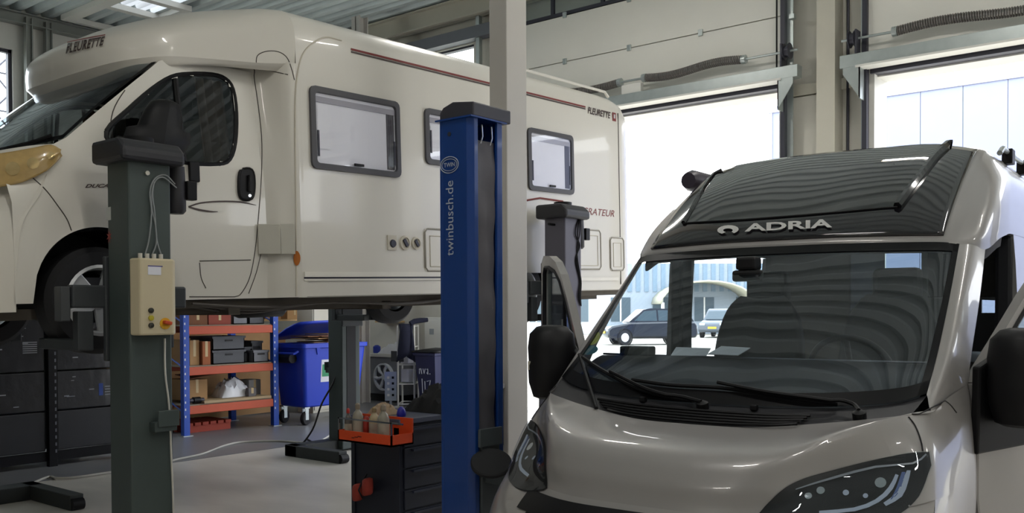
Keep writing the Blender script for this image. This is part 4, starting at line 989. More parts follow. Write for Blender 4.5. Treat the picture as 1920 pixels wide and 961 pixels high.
cp = MB().prism([(-.13, -.15, H_), (.15, -.15, H_), (.15, -.15, H_+.085), (-.02, -.15, H_+.105), (-.10, -.15, H_+.08), (-.13, -.15, H_+.05)], (0, .36, 0)).build('top_cover', mat('top_cover_grey', '#3b3a42', 0.45), bl, bevel=.008)
box('top_plate', (-.15, -.17, H_-.006), (.15, .17, H_+.004), BLUE, bl)
# lettering on the face towards the viewer's side, read upwards
FY = -.155
q0 = pY((851, 479), LB[1]+FY); q1 = pY((851, 338), LB[1]+FY); LT = mat('lettering_pale', '#b4bccb', 0.5)
text('lettering', 'twinbusch.de', LT, bl, (q0.x-LB[0], FY, q0.z), (0, 0, 1), (-1, 0, 0), q1.z-q0.z, .062, .003, 0, .0)
c = pY((843, 309), LB[1]+FY)-Vector(LB); ov = lambda a, b_: [Vector((c.x+a*math.cos(k*math.pi/12), FY-.003, c.z+b_*math.sin(k*math.pi/12))) for k in range(24)]
MB().tube(ov(.075, .050), .003, 4, closed=True).build('emblem_ring', LT, bl); MB().tube(ov(.062, .036), .002, 4, closed=True).build('emblem_ring', LT, bl)
text('emblem_lettering', 'TWIN', LT, bl, (c.x-.045, FY, c.z-.012), (1, 0, 0), (0, 0, 1), .09, .026, .003, 0, .01)
MB().cyl((c.x+.0, FY-.004, 2.74), (c.x+.0, FY, 2.74), .014, 12).build('bolt', DARKM, bl)
# carriage, arm and rubber pad, foot plate
car = box('carriage', (.06, -.085, .25), (.15, .085, .92), mat('carriage_grey', '#4c5356', 0.5), bl, .006)
box('carriage_plate', (.14, -.11, .82), (.16, .10, .93), mat('carriage_grey', '#4c5356', 0.5), car, .003)
arm = MB().prism([(.15, -.06, .60), (.32, -.10, .60), (.32, .0, .60), (.15, .07, .60)], (0, 0, .1)).build('lift_arm', mat('carriage_grey', '#4c5356', 0.5), bl, bevel=.006)
nrm = Vector((.36, -.40, .84)).normalized(); pc = pX((921, 867), LB[0]+.24)-Vector(LB)
MB().lathe([(.03, -.10), (.03, -.02), (.118, -.02), (.125, -.012), (.125, .006), (.118, .012), (.001, .010)], pc, nrm, 32).build('lift_pad', RUB, arm, smooth=35)
MB().tube([pc-nrm*.1, Vector((.24, -.05, .68))], .03, 10).build('pad_stem', DARKM, arm)
box('foot_plate', (-.25, -.3, 0), (.25, .3, .02), BLUE, bl)

# ------------------------------------------------------------------ tool trolley with tray and bottles
TNAVY = mat('trolley_navy', '#161b2a', 0.5, var=0.08); ORG = mat('tray_orange', '#d4481a', 0.5)
tx0, tx1, ty0, ty1, tz = -4.97, -4.49, 4.36, 5.15, .93
tr = thing('tool_trolley', 'dark navy tool trolley with an orange bottle tray on its side', 'tool trolley', (tx0, ty0, 0))
W_, D_ = tx1-tx0, ty1-ty0
box('cabinet', (0, 0, .14), (W_, D_, tz-.04), TNAVY, tr, .008)
box('top', (-.015, -.015, tz-.04), (W_+.015, D_+.015, tz), mat('trolley_top', '#4a4f60', 0.45), tr, .008)
for k in range(5):
    dz = .17+k*.142; dw = box('drawer', (W_, .03, dz), (W_+.012, D_-.03, dz+.132), TNAVY, tr, .004)
    box('handle', (W_+.012, .1, dz+.108), (W_+.03, D_-.1, dz+.122), mat('drawer_handle', '#2a2f40', 0.4), dw)
for x in (.07, W_-.07):
    for y in (.08, D_-.08): MB().cyl((x-.02, y, .06), (x+.02, y, .06), .06, 16).build('caster', RUB, tr, smooth=40)
MB().box((0, -.01, .16), (.035, 0, tz-.06)).box((W_-.05, -.01, .16), (W_, 0, tz-.06)).build('side_post', TNAVY, tr)
q0, q1 = pY((634, 826), ty0-.2), pY((734, 835), ty0-.2)
ax0, ax1 = q0.x-tx0, q1.x-tx0; az = .775
tray = MB().box((ax0, -.20, az), (ax1, -.0, az+.012)).box((ax0, -.20, az), (ax1, -.19, az+.075)).box((ax0, -.01, az), (ax1, .0, az+.17)).box((ax0, -.2, az), (ax0+.01, 0, az+.075)).box((ax1-.01, -.2, az), (ax1, 0, az+.075)).build('tray', ORG, tr)
for k in range(3): box('tray_mark', (ax0+.14+.03*k, -.203, az+.03+.006*k), (ax0+.165+.035*k, -.2, az+.036+.006*k), mat('mark_dark', '#5e1f10', 0.6), tray)
box('tray_rail', (ax0, -.2, az+.15), (ax1+.1, -.19, az+.16), CHROME, tray); 
for q in (ax0, ax1-.01): box('tray_rail_post', (q, -.2, az+.07), (q+.01, -.19, az+.16), CHROME, tray)
PLA = glass('milky_plastic', (0.62, 0.60, 0.52), 0.8, 0.25, 0.2); LIQ = mat('bottle_plastic', '#8f8a7c', 0.35, var=0.15, scale=20)
def bottle(px, label, body, cap, r_=.036, h_=.19, depth=-.10):
    p = pY((px, 815), ty0+depth); t = thing('bottle', label, 'bottle', (p.x, p.y, az+.012), 0, 'bottles in the orange tray')
    MB().lathe([(r_*.9, 0), (r_, .008), (r_, h_*.68), (r_*.75, h_*.80), (r_*.38, h_*.88), (r_*.38, h_*.93)], (0, 0, 0), (0, 0, 1), 20).build('bottle_body', body, t, smooth=40)
    MB().lathe([(r_*.45, h_*.92), (r_*.48, h_*.94), (r_*.45, h_*1.06), (r_*.2, h_*1.1)], (0, 0, 0), (0, 0, 1), 14).build('cap', cap, t, smooth=40)
    MB().lathe([(r_+.001, h_*.2), (r_+.001, h_*.55)], (0, 0, 0), (0, 0, 1), 20).build('bottle_label', mat('bottle_label_grey', '#a39c8c', 0.6), t, smooth=40)
bottle(653, 'slim dark spray bottle with red cap in the orange tray', mat('can_dark', '#55504c', 0.4), mat('cap_red', '#a8281e', 0.4), .025, .19, -.155)
bottle(671, 'pale beige bottle next to the red capped one in the tray', LIQ, mat('cap_beige', '#8e8372', 0.5), .037, .22)
bottle(702, 'short beige bottle behind the largest one in the tray', mat('bottle_tan', '#a79878', 0.4), mat('cap_tan', '#8d7a58', 0.5), .036, .20, -.06)
bottle(719, 'largest grey-beige bottle at the trolley end of the tray', LIQ, mat('cap_beige', '#8e8372', 0.5), .040, .23, -.13)
p = pY((687, 812), ty0-.07); tag(MB().lathe([(.020, 0), (.023, .01), (.023, .13), (.015, .15), (.001, .155)], (0, 0, 0), n=18).build('spray_can', mat('can_red', '#962a1e', 0.35), loc=(p.x, p.y, az+.012), smooth=40), 'small red can standing between the beige bottles', 'can')
def crumple(name, c, sx_, sy_, sz_, m_, label, cat, seed=1, rz=0):
    rd = random.Random(seed); n = 13; G = []
    for i in range(n):
        row = []
        for j in range(n):
            u, v = i/(n-1)*2-1, j/(n-1)*2-1; e = max(0, 1-u*u)*max(0, 1-v*v)
            z = sz_*(e**.5)*(.55+.45*rd.random()) if e > 0 else 0
            row.append(Vector((u*sx_+rd.uniform(-.1, .1)*sx_*e, v*sy_+rd.uniform(-.1, .1)*sy_*e, z+.002)))
        G.append(row)
    mbx = MB().grid(G); k = len(mbx.v); mbx.add([(-sx_, -sy_, 0), (sx_, -sy_, 0), (sx_, sy_, 0), (-sx_, sy_, 0)], [(0, 3, 2, 1)])
    return tag(mbx.build(name, m_, loc=c, rot=(0, 0, rz), smooth=35), label, cat)
crumple('work_jacket', (-4.66, 5.0, tz), .19, .26, .22, mat('jacket_black', '#121316', 0.85, var=0.2, scale=15), 'crumpled black work jacket lying on the tool trolley', 'jacket', 3)
crumple('cleaning_rag', (-4.80, 4.50, tz), .09, .08, .09, mat('rag_beige', '#a58f76', 0.9, var=0.2, scale=15), 'crumpled beige rag on the corner of the tool trolley', 'rag', 5)
tag(MB().lathe([(.03, 0), (.034, .015), (.026, .05), (.012, .065), (.001, .07)], (0, 0, 0), n=16).build('blue_cap', mat('cap_violet', '#2a2a9a', 0.35), loc=(-4.60, 4.48, tz), smooth=40), 'small violet-blue plastic cap on the tool trolley', 'cap')
# red glove hung at the trolley side, on a hook
p = pY((690, 915), ty0-.03)
tg = thing('red_pouch', 'dull red cloth pouch in two halves hanging at the side of the tool trolley', 'pouch', (p.x, p.y-.05, p.z))
REDC = mat('red_cloth', '#8c3024', 0.85, var=0.25, scale=20)
for dx, dz_ in ((-.05, -.025), (.05, .025)):
    G = []
    for z, k in ((-.06, .5), (-.05, .9), (-.02, 1.0), (.02, 1.0), (.05, .9), (.06, .5)):
        G.append([Vector((dx+.045*k*math.cos(a)*(1+.08*math.sin(5*a)), .03*k*math.sin(a), dz_+z+.25*(.045*k*math.cos(a)))) for a in [q*math.pi/8 for q in range(17)]])
    b = MB().grid(G); b.f.append(tuple(range(16))); b.f.append(tuple(5*17+q for q in range(16))); b.build('half', REDC, tg, smooth=50)
MB().tube([(0, .0, -.06), (0, -.035, 0), (0, 0, .06), (0, .04, .1)], .006, 6).build('strap', BLACKP, tg)

# ------------------------------------------------------------------ small unit at the hall column
p = pX((952, 800), PIL[0]+.02)
cu_ = thing('wall_unit', 'grey service box with a hose loop and red coupling beside the hall column', 'service box', (PIL[0]+.09, PIL[1]-.12, 0))
box('unit_box', (-.10, -.05, .55), (.06, .115, 1.02), mat('unit_grey', '#6b6c72', 0.5), cu_, .01)
box('unit_lid', (-.11, -.06, 1.02), (.07, .115, 1.06), mat('unit_lid', '#b8b9bd', 0.4), cu_, .006)
MB().tube(spline([(.05, -.05, .98), (.12, -.07, .93), (.12, -.07, .78), (.07, -.06, .72), (.09, -.06, .60), (.08, -.06, .45)], 6), .012, 7).build('hose', BLACKP, cu_, smooth=60)
MB().cyl((.06, -.06, .62), (.14, -.10, .64), .025, 12).build('coupling', mat('coupling_red', '#a63a22', 0.5), cu_, smooth=40)
box('stand', (-.06, .02, 0), (.02, .10, .55), DARKM, cu_)
# ------------------------------------------------------------------ storage side: blue and orange rack
RBLU = mat('rack_blue', '#1f4fb8', 0.45, var=0.06); RORG = mat('rack_orange', '#c4512c', 0.5, var=0.08)
CARD = mat('cardboard', '#b08a5e', 0.85, var=0.12, scale=6); CARD2 = mat('cardboard_brown', '#7b5238', 0.85, var=0.15)
CRATE = mat('crate_grey', '#4a4c52', 0.55, var=0.06); CRATE2 = mat('crate_light_grey', '#73757c', 0.55)
RX0, RX1, RY0, RY1 = -12.2, -11.15, 6.87, 8.31
rk = thing('storage_rack', 'storage rack with blue posts and orange beams beside the blue waste container', 'rack', (RX1, RY0, 0))
zl = [pX((430, 610), RX1).z, pX((430, 684), RX1).z, pX((430, 754), RX1).z]
hx = RX0-RX1; hy = RY1-RY0
for x in (0, hx):
    for y in (0, hy):
        po = box('post', (x-.04, y-.045, 0), (x+.04, y+.045, 2.4), RBLU, rk, .004)
        box('foot', (x-.07, y-.07, 0), (x+.07, y+.07, .012), GALV, po)
        for k in range(22): box('post_hole', (x+.04 if x == 0 else x-.045, y-.03, .25+k*.095), (x+.042 if x == 0 else x-.04, y-.012, .28+k*.095), mat('hole_pale', '#d8dbe4', 0.6), po)  # pale plates paint in the light showing through the post holes
for z in zl:
    for x in (0, hx): box('beam', (x-.03, .045, z-.11), (x+.03, hy-.045, z), RORG, rk, .006)
    box('deck', (hx, .0, z), (0, hy, z+.015), mat('rack_deck', '#8f8472', 0.7), rk)
for y in (0, hy):
    for k in range(3): MB().cyl((0, y, .3+.6*k), (hx, y, .7+.6*k), .012, 6).build('brace', RBLU, rk)
def crate(name, y0, y1, x0, x1, z0, z1, m_, label, cat='crate', lip=True, grp=None):
    t = thing(name, label, cat, ((x0+x1)/2, (y0+y1)/2, z0), 0, grp); a, b_ = (x1-x0)/2, (y1-y0)/2; h_ = z1-z0; w_ = .012
    MB().box((-a, -b_, 0), (a, b_, .012)).box((-a, -b_, 0), (-a+w_, b_, h_)).box((a-w_, -b_, 0), (a, b_, h_)).box((-a, -b_, 0), (a, -b_+w_, h_)).box((-a, b_-w_, 0), (a, b_, h_)).build('crate_walls', m_, t)
    if lip: MB().box((-a-.012, -b_-.012, h_-.03), (a+.012, -b_+.0, h_)).box((-a-.012, b_, h_-.03), (a+.012, b_+.012, h_)).box((a, -b_, h_-.03), (a+.012, b_, h_)).box((-a-.012, -b_, h_-.03), (-a, b_, h_)).build('crate_lip', m_, t)
    box('grip', (a, -.06, h_*.62), (a+.006, .06, h_*.75), BLACKP, t)
    return t
def carton(name, y0, y1, x0, x1, z0, z1, m_, label, rz=0):
    t = thing(name, label, 'box', ((x0+x1)/2, (y0+y1)/2, z0), rz); a, b_ = (x1-x0)/2, (y1-y0)/2; h_ = z1-z0
    box('carton', (-a, -b_, 0), (a, b_, h_), m_, t, .004); box('tape', (a, -.02, h_*.35), (a+.002, .02, h_), mat('tape', '#c9b184', 0.5), t)
    box('tape', (-a, -.02, h_), (a, .02, h_+.002), mat('tape', '#c9b184', 0.5), t)
    return t
def yz(px, X=RX1-.1): p_ = pX(px, X); return p_.y, p_.z
z0, z1, z2 = [z+.016 for z in zl]
Y = lambda px, x: yz((x, 650))[0]
yy = lambda x: yz((x, 650))[0]; zz = lambda y_: yz((430, y_))[1]
fx0, fx1 = RX1-.62, RX1-.08
carton('box', yy(352), yy(388), fx0, fx1, z0, z0+.19, CARD2, 'brown carton on the top deck of the blue rack')
carton('box', yy(390), yy(432), fx0, fx1, z0, z0+.17, mat('carton_red', '#94483a', 0.8), 'reddish printed carton on the top deck of the rack')
crate('crate', yy(436), yy(463), fx0, fx1, z0, z0+.2, CRATE2, 'light grey crate on the top deck of the rack')
crate('crate', yy(466), yy(494), fx0, fx1, z0, z0+.17, CRATE, 'dark low crate on the top deck of the rack')
carton('box', yy(358), yy(376), fx0, fx1-.05, z1, z1+.34, CARD, 'tan carton on the middle deck by the blue post')
carton('box', yy(378), yy(393), fx0, fx1, z1, z1+.32, mat('carton_rust', '#a4613c', 0.8), 'narrow rust coloured carton beside the grey crates')
crate('crate', yy(397), yy(457), fx0, fx1, z1, z1+.19, CRATE, 'dark grey crate under another on the middle deck')
crate('crate', yy(397), yy(457), fx0, fx1, z1+.195, z1+.385, CRATE, 'dark grey crate stacked on another on the middle deck')
crate('crate', yy(461), yy(478), fx0, fx1-.12, z1, z1+.22, CRATE, 'small dark crate behind the light one on the middle deck')
crate('crate', yy(472), yy(500), fx1-.1, fx1+.02, z1, z1+.17, CRATE2, 'small light grey crate at the front of the middle deck')
crate('crate', yy(480), yy(500), fx0, fx1-.13, z1, z1+.30, CRATE, 'tall dark crate next to the right blue post')
# planks on the bottom deck, bag, boxes
for k in range(5):
    b = MB().box((0, 0, 0), (.11, yy(498)-yy(372), .035)).build('plank', mat('plank_wood', '#b7a07c', 0.7, var=0.15, scale=4, stretch=(1, .1, 1)), loc=(fx1-.115*k, yy(372)+.01*(k % 2), z2), bevel=.004)
    tag(b, 'long pale wooden plank on the bottom deck of the rack', 'plank', 'planks on the bottom deck')
pz = z2+.036
crumple('plastic_bag', (RX1-.30, (yy(420)+yy(476))/2, pz), .16, (yy(476)-yy(420))/2, .30, mat('white_film', '#e9ecf2', 0.4, var=0.08), 'crumpled white plastic bag lying on the planks', 'bag', 11)
carton('box', yy(478), yy(500), RX1-.5, RX1-.25, pz, pz+.22, mat('carton_grey', '#9b9a98', 0.8), 'pale grey box on the planks near the right post')
carton('box', yy(462), yy(476), RX1-.125, RX1-.055, pz, pz+.12, mat('carton_dgrey', '#6d6a6c', 0.8), 'small dark grey box in front of the white bag')
carton('box', yy(484), yy(500), RX1-.75, RX1-.52, pz, pz+.17, mat('carton_slate', '#7f7d80', 0.8), 'slate grey box behind the right blue post')
carton('box', yy(357), yy(396), RX1-.66, RX1-.2, pz, pz+.28, CARD, 'open tan carton at the left end of the planks')
MB_ = MB().prism([(0, 0, 0), (.02, .5, .02), (.25, .55, .0), (.3, .05, -.05)], (0, 0, .01)).build('carton_flap', CARD2, loc=(RX1-.42, yy(352), pz+.345)); tag(MB_, 'dark brown cardboard piece lying over the tan carton', 'cardboard')
t = thing('pipe_coupler', 'black pipe coupler at the left end of the bottom deck', 'pipe', (RX1-.05, yy(362), z2+.05)); MB().cyl((0, -.04, 0), (0, .06, 0), .045, 14).build('sleeve', BLACKP, t, smooth=40); MB().cyl((0, -.1, 0), (0, .12, 0), .028, 12).build('pipe', DARKM, t, smooth=40)
t = thing('pallet', 'red slatted crate base under the rack on the floor', 'pallet', (RX0+.25, RY0+.15, 0))
for k in range(6): box('slat', (.0, k*.12, .10), (.6, k*.12+.09, .14), mat('pallet_red', '#a5402c', 0.7), t)
for k in range(3): box('runner', (.05+.22*k, 0, 0), (.13+.22*k, .7, .10), mat('pallet_red', '#a5402c', 0.7), t)
tag(box('cardboard_sheet', (-12.62, 6.4, .02), (-12.58, 9.6, 1.35), CARD), 'large tan cardboard sheet standing behind the blue rack', 'cardboard')
t = thing('shelf', 'light wooden shelf with cartons behind the waste container', 'shelf', (-13.4, 9.0, 0))
for z in (.3, .9, 1.5, 1.95): box('board', (0, 0, z), (.5, 2.0, z+.03), mat('shelf_wood', '#c9a878', 0.6), t)
for y in (0, 1.97): box('upright', (0, y, 0), (.5, y+.03, 2.3), mat('shelf_wood', '#c9a878', 0.6), t)
for k, yq in enumerate((9.1, 9.5, 9.95, 10.4)): carton('box', yq, yq+.32, -13.3, -12.98, 1.53, 1.53+.2+.04*(k % 2), CARD, ['tan carton at the end of the wooden shelf near the rack', 'second tan carton along the wooden shelf', 'third tan carton along the wooden shelf', 'tan carton at the far end of the wooden shelf'][k])
pb = pX((614, 700), -11.9)
t = thing('locker', 'tall beige locker behind the waste container', 'cabinet', (-12.0, pb.y-.22, 0)); box('body', (-.4, 0, 0), (0, .45, 1.75), CREAM, t, .01); box('door', (0, .02, .05), (.015, .43, 1.72), CREAM, t, .004); box('handle', (.015, .05, .9), (.03, .07, 1.02), CHROME, t)

# ------------------------------------------------------------------ blue waste container
BINB = mat('bin_blue', '#1c3fc4', 0.4, var=0.05)
bx, by = -10.72, 8.50
bn = thing('waste_container', 'blue four-wheeled waste container overflowing with cardboard', 'waste container', (bx, by, 0))
L2, W2 = 1.2, .74
def ring(z, k, r_=.06):
    P_ = []
    for cx_, cy_, a0 in ((-r_-k, L2-r_-k, 0), (-W2+r_+k, L2-r_-k, 90), (-W2+r_+k, r_+k, 180), (-r_-k, r_+k, 270)):
        for q in range(4): an = math.radians(a0+30*q); P_.append(Vector((cx_+r_*math.cos(an), cy_+r_*math.sin(an), z)))
    return P_+[P_[0]]
MB().grid([ring(.26, .09), ring(.28, .07), ring(.7, .04), ring(1.12, .0), ring(1.13, -.03), ring(1.19, -.03), ring(1.19, .02), ring(.9, .04)]).build('bin_body', BINB, bn, smooth=35)
MB().add(ring(.27, .09)[:-1], [tuple(range(16))]).build('bin_bottom', BINB, bn)
for q in (.25, .6, .95): MB().prism([(.0, q-.03, 1.13), (.0, q+.03, 1.13), (-.02, q, 1.03)], (.025, 0, 0)).build('rib', BINB, bn)
MB().tube([(-W2+.1, -.02, 1.08), (-W2+.1, -.09, 1.05), (-.1, -.09, 1.05), (-.1, -.02, 1.08)], .018, 8).build('grab_bar', BINB, bn, smooth=50)
MB().tube([(-W2*.5-.2, -.06, .98), (-W2*.5+.2, -.06, .98)], [.07, .07], 12).build('lift_pin', BLACKP, bn, smooth=50)
lid = MB().grid([[Vector((-W2-.05+(W2*.9)*u, .05+1.1*v, 1.225+.26*math.sin(u*1.35)+.02*math.sin(v*3))) for v in (0, .25, .5, .75, 1)] for u in (0, .25, .5, .75, 1)]).build('lid', BINB, bn, smooth=60, solid=.03)
MB().grid([[Vector((-.042+(z_-.62)*.085, y_, z_)) for y_ in (.34, .52)] for z_ in (.62, .95)]).build('label_panel', mat('label_white', '#dcdde6', 0.5), bn); MB().grid([[Vector((-.038+(z_-.62)*.085, y_, z_)) for y_ in (.36, .50)] for z_ in (.70, .88)]).build('green_label', mat('label_green', '#2f8f62', 0.5), bn)
for x in (-.12, -W2+.12):
    for y in (.12, L2-.12):
        w_ = MB().lathe([(.03, -.03), (.09, -.03), (.1, -.015), (.1, .015), (.09, .03), (.03, .03)], (x, y, .10), (1, .3, 0), 24).build('caster_wheel', RUB, bn, smooth=35)
        MB().cbox((x-.035, y, .17), (.008, .06, .18)).cbox((x+.035, y, .17), (.008, .06, .18)).cbox((x, y, .255), (.09, .09, .02)).build('caster_fork', GALV, w_)
for i, (u, v, ry, m_) in enumerate(((.35, .5, .12, CARD), (.2, .75, -.18, CARD2), (.5, .3, .25, CARD), (.3, .25, -.1, CARD2), (.55, .8, .1, CARD))):
    o = MB().cbox((0, 0, 0), (.5, .6, .012)).cbox((.26, .1, .006), (.08, .4, .01), Matrix.Rotation(.15, 3, 'Y')).build('cardboard_piece', m_, loc=(bx-.27+.04*(i % 2), by+.3+v*.55, 1.205+.029*i), rot=(0, 0, (i % 3)*.2-.15))
    tag(o, ['flattened tan cardboard lowest in the waste container', 'flattened brown cardboard leaning under the lid of the container', 'bent tan cardboard sticking out of the container front', 'brown cardboard flap near the rim of the container', 'topmost tan cardboard in the waste container'][i], 'cardboard', 'cardboard in the waste container')

# ------------------------------------------------------------------ dark wrapped boxes on a black rack, far left
FILM = mat('black_film_wrap', '#26272b', 0.22, var=0.35, scale=9, bump=0.35); FILM2 = mat('dark_carton', '#2f3033', 0.45, var=0.1)
PXF = -10.1
ya, ym, yb2, yc = pX((-70, 700), PXF).y, pX((97, 700), PXF).y, pX((225, 700), PXF).y, pX((235, 700), PXF).y
zb_ = [.17, .60, 1.03, 1.60]
bk = thing('box_rack', 'black rack with slotted post carrying film-wrapped dark boxes', 'rack', (PXF, ym, 0))
for y in (ya-ym-.05, 0, yb2-ym+.05):
    po = box('post', (-.05, y-.045, 0), (.02, y+.045, 2.2), BLACKP, bk, .004)
    for k in range(26): box('slot', (.02, y+.02, .15+k*.075), (.022, y+.036, .185+k*.075), CRATE2, po)  # light grey plates stand in for light coming through the slots
for x in (-.05, -1.0): box('beam', (x-.03, ya-ym, .06), (x+.03, yb2-ym, .16), BLACKP, bk)
nm = ['bottom', 'middle', 'top']
for bay, (a, b_) in enumerate(((ya, ym-.06), (ym+.06, yb2-.02))):
    for k in range(3):
        m_ = FILM2 if k == 0 else FILM
        t = thing('wrapped_box', ['bottom dark box of the stack left of the slotted black post', 'middle film-wrapped dark box left of the slotted black post', 'top film-wrapped dark box left of the slotted black post', 'bottom dark box of the stack right of the slotted black post', 'middle film-wrapped dark box right of the slotted black post', 'top film-wrapped dark box right of the slotted black post'][bay*3+k], 'box', (PXF-.02, a, zb_[k]), 0, 'dark boxes on the black rack')
        hh = zb_[k+1]-zb_[k]-.008
        box('wrapped_carton', (-.9, 0, 0), (0, b_-a, hh), m_, t, .012)
        if k:
            rd = random.Random(bay*7+k); lab = mat('print_pale', '#8f9298', 0.5)
            for q in range(5):
                y_ = rd.uniform(.1, .75)*(b_-a); z_ = rd.uniform(.15, .85)*hh; box('label_print', (0, y_, z_), (.003, y_+rd.uniform(.03, .09), z_+rd.uniform(.006, .012)), lab, t)
            if bay == 0 and k == 2:
                for q in range(6): box('label_print', (0, (b_-a)*.72, hh*.35+q*.022), (.003, (b_-a)*.9, hh*.35+q*.022+.010), lab, t)
            if bay == 1: 
                for q in range(4): box('label_print', (0, (b_-a)*.78, hh*.3+q*.03), (.003, (b_-a)*.98, hh*.3+q*.03+.014), lab, t)
                box('label_blue', (0, (b_-a)*.68, hh*.3), (.003, (b_-a)*.75, hh*.62), mat('print_blue', '#2a4a9c', 0.5), t)

# ------------------------------------------------------------------ work corner by the back wall
bp = Vector((-10.72, 11.25, 0))
wb = thing('wheelie_bin', 'dark blue wheelie bin with hand-written white letters', 'wheelie bin', bp)
NAV = mat('bin_navy', '#20244a', 0.5)
def rq(z, a, b_): return [Vector(p_) for p_ in ((-a, -b_, z), (a, -b_, z), (a, b_, z), (-a, b_, z), (-a, -b_, z))]
MB().grid([rq(.06, .17, .19), rq(.5, .20, .23), rq(.92, .23, .27), rq(.93, .25, .29), rq(.97, .25, .29)]).build('bin_body', NAV, wb); MB().add(rq(.07, .17, .19)[:4], [(0, 1, 2, 3)]).build('bin_bottom', NAV, wb)
MB().grid([[Vector((x, y_, 1.0+.05*(1-(x/.27)**2)*(1-(y_/.31)**2))) for x in (-.27, -.15, 0, .15, .27)] for y_ in (-.31, -.15, 0, .15, .31)]).build('lid', BLACKP, wb, smooth=60, solid=.03)
MB().cyl((-.27, .28, .98), (.27, .28, .98), .02, 8).build('handle', BLACKP, wb)
for s in (-1, 1): MB().cyl((s*.2, .2, .1), (s*.25, .2, .1), .1, 18).build('wheel', RUB, wb, smooth=40)
WHT = mat('chalk_white', '#d5dae2', 0.7)
dn = Vector((0, -.23, 0))
for pts in ([(-.14, .62), (-.13, .71)], [(-.14, .69), (-.10, .71), (-.085, .62)], [(-.05, .71), (-.03, .63), (.0, .71)], [(.03, .70), (.06, .71), (.055, .62), (.03, .64), (.06, .66)], [(.10, .62), (.10, .635)],
            [(-.10, .30), (-.09, .54)], [(-.04, .28), (-.03, .5)], [(.02, .5), (.10, .52), (.06, .40), (.13, .38), (.03, .22)], [(.10, .32), (.15, .28)]):
    MB().tube([(x, -.19-.085*(z-.06)/.86-.006, z) for x, z in pts], .007, 5).build('hand_lettering', WHT, wb)
wc = thing('white_cabinet', 'tall white metal cabinet standing behind the wheelie bin', 'cabinet', (-11.45, 11.75, 0))
box('body', (-.02, .0, .05), (.62, .42, 1.55), WALLW, wc, .01); box('door', (0, -.018, .1), (.60, 0, 1.5), WALLW, wc, .004); box('sign', (.12, -.022, 1.25), (.22, -.018, 1.35), mat('sign_grey', '#9aa0a6', 0.6), wc); box('handle', (.53, -.04, .85), (.56, -.018, .98), CHROME, wc)
# white tube trolley with jacket
q = pZ((762, 766), 0.0); ft = thing('tube_trolley', 'white tubular trolley frame in front of the back wall', 'trolley', (q.x, q.y, 0), .65)
for x in (-.14, .14):
    for y in (0, .5): MB().cyl((x, y, .04), (x, y, 1.42), .016, 8).build('upright', WALLW, ft, smooth=50)
for z in (.08, .42, .75, 1.05, 1.4):
    for y in (0, .5): MB().cyl((-.14, y, z), (.14, y, z), .012, 6).build('rung', WALLW, ft)
    for x in (-.14, .14): MB().cyl((x, 0, z), (x, .5, z), .012, 6).build('side_bar', WALLW, ft)
box('shelf_plate', (-.14, 0, .41), (.14, .5, .425), GALV, ft)
for k, (z_, c_) in enumerate(((.44, '#d8d8e2'), (.765, '#e2e0ea'))):
    tag(box('paper_box', (q.x-.25, q.y+.12, z_), (q.x-.07, q.y+.3, z_+.22), mat('pbox_'+c_[1:], c_, 0.6), None, .01), ['pale lilac box on the lower bar of the white trolley', 'white box with violet print on the upper bar of the trolley'][k], 'box')
jk = thing('work_coat', 'dark navy coat hanging over the white tube trolley', 'coat', (q.x, q.y, 1.4), .65)
MB().grid([[Vector((.02+.03*math.sin(k*1.3+i), -.04-.02*i+.03*math.cos(k), .04-(.13*i)))+Vector((-.13+.26*k/8, 0, -.03*abs(k-4) if i > 2 else 0)) for k in range(9)] for i in range(5)]).build('coat_body', mat('coat_navy', '#1b1e33', 0.9), jk, smooth=60, solid=.03)
MB().tube([(.08, -.05, .05), (.14, -.01, .085), (.24, .05, .10), (.36, .1, .11)], [.04, .045, .045, .035], 8).build('sleeve', mat('coat_navy', '#1b1e33', 0.9), jk, smooth=60)
tag(box('dark_board', (q.x-.32, q.y-.05, .80), (q.x-.02, q.y-.03, .98), mat('board_dark', '#3a3c40', 0.6), None, .006), 'dark rectangular board clipped to the white trolley', 'board')
gp = thing('perforated_stand', 'grey perforated metal stand beside the white trolley', 'stand', (q.x-.42, q.y-.1, 0), .65)
box('panel', (0, 0, .12), (.2, .015, .62), GALV, gp); box('foot', (-.12, -.12, 0), (.3, .14, .02), WALLW, gp); box('stem', (.08, .0, 0), (.12, .012, .12), GALV, gp)
for a in range(4):
    for c_ in range(2): box('hole', (.04+.08*c_, -.003, .2+.1*a), (.08+.08*c_, 0, .24+.1*a), BLACKP if c_ else WALLW, gp)
q = pY((720, 735), 11.7)
wk = thing('wheel_cabinet', 'grey low cabinet with a white alloy wheel leaning on its front', 'cabinet', (q.x, 11.75, 0)); box('body', (-.45, 0, .14), (.45, .4, .82), CRATE2, wk, .01); box('plinth', (-.43, .02, 0), (.43, .4, .14), BLACKP, wk); box('top', (-.48, -.03, .82), (.48, .42, .88), WALLW, wk, .008)
aw = thing('alloy_wheel', 'white alloy wheel rim with swirled spokes against the grey cabinet', 'wheel rim', (q.x-.02, 11.715, .46))
MB().lathe([(.22, -.03), (.25, -.03), (.25, .03), (.22, .03), (.22, -.03)], (0, 0, 0), (0, 1, 0), 32).build('rim', WHT, aw, smooth=40); MB().lathe([(.05, -.02), (.05, .02)], (0, 0, 0), (0, 1, 0), 16).build('hub', WHT, aw)
for k in range(6):
    a = k*math.pi/3; MB().tube([(.05*math.cos(a), 0, .05*math.sin(a)), (.14*math.cos(a+.25), -.01, .14*math.sin(a+.25)), (.22*math.cos(a+.1), 0, .22*math.sin(a+.1))], [.018, .03, .035], 6).build('spoke', WHT, aw, smooth=50)
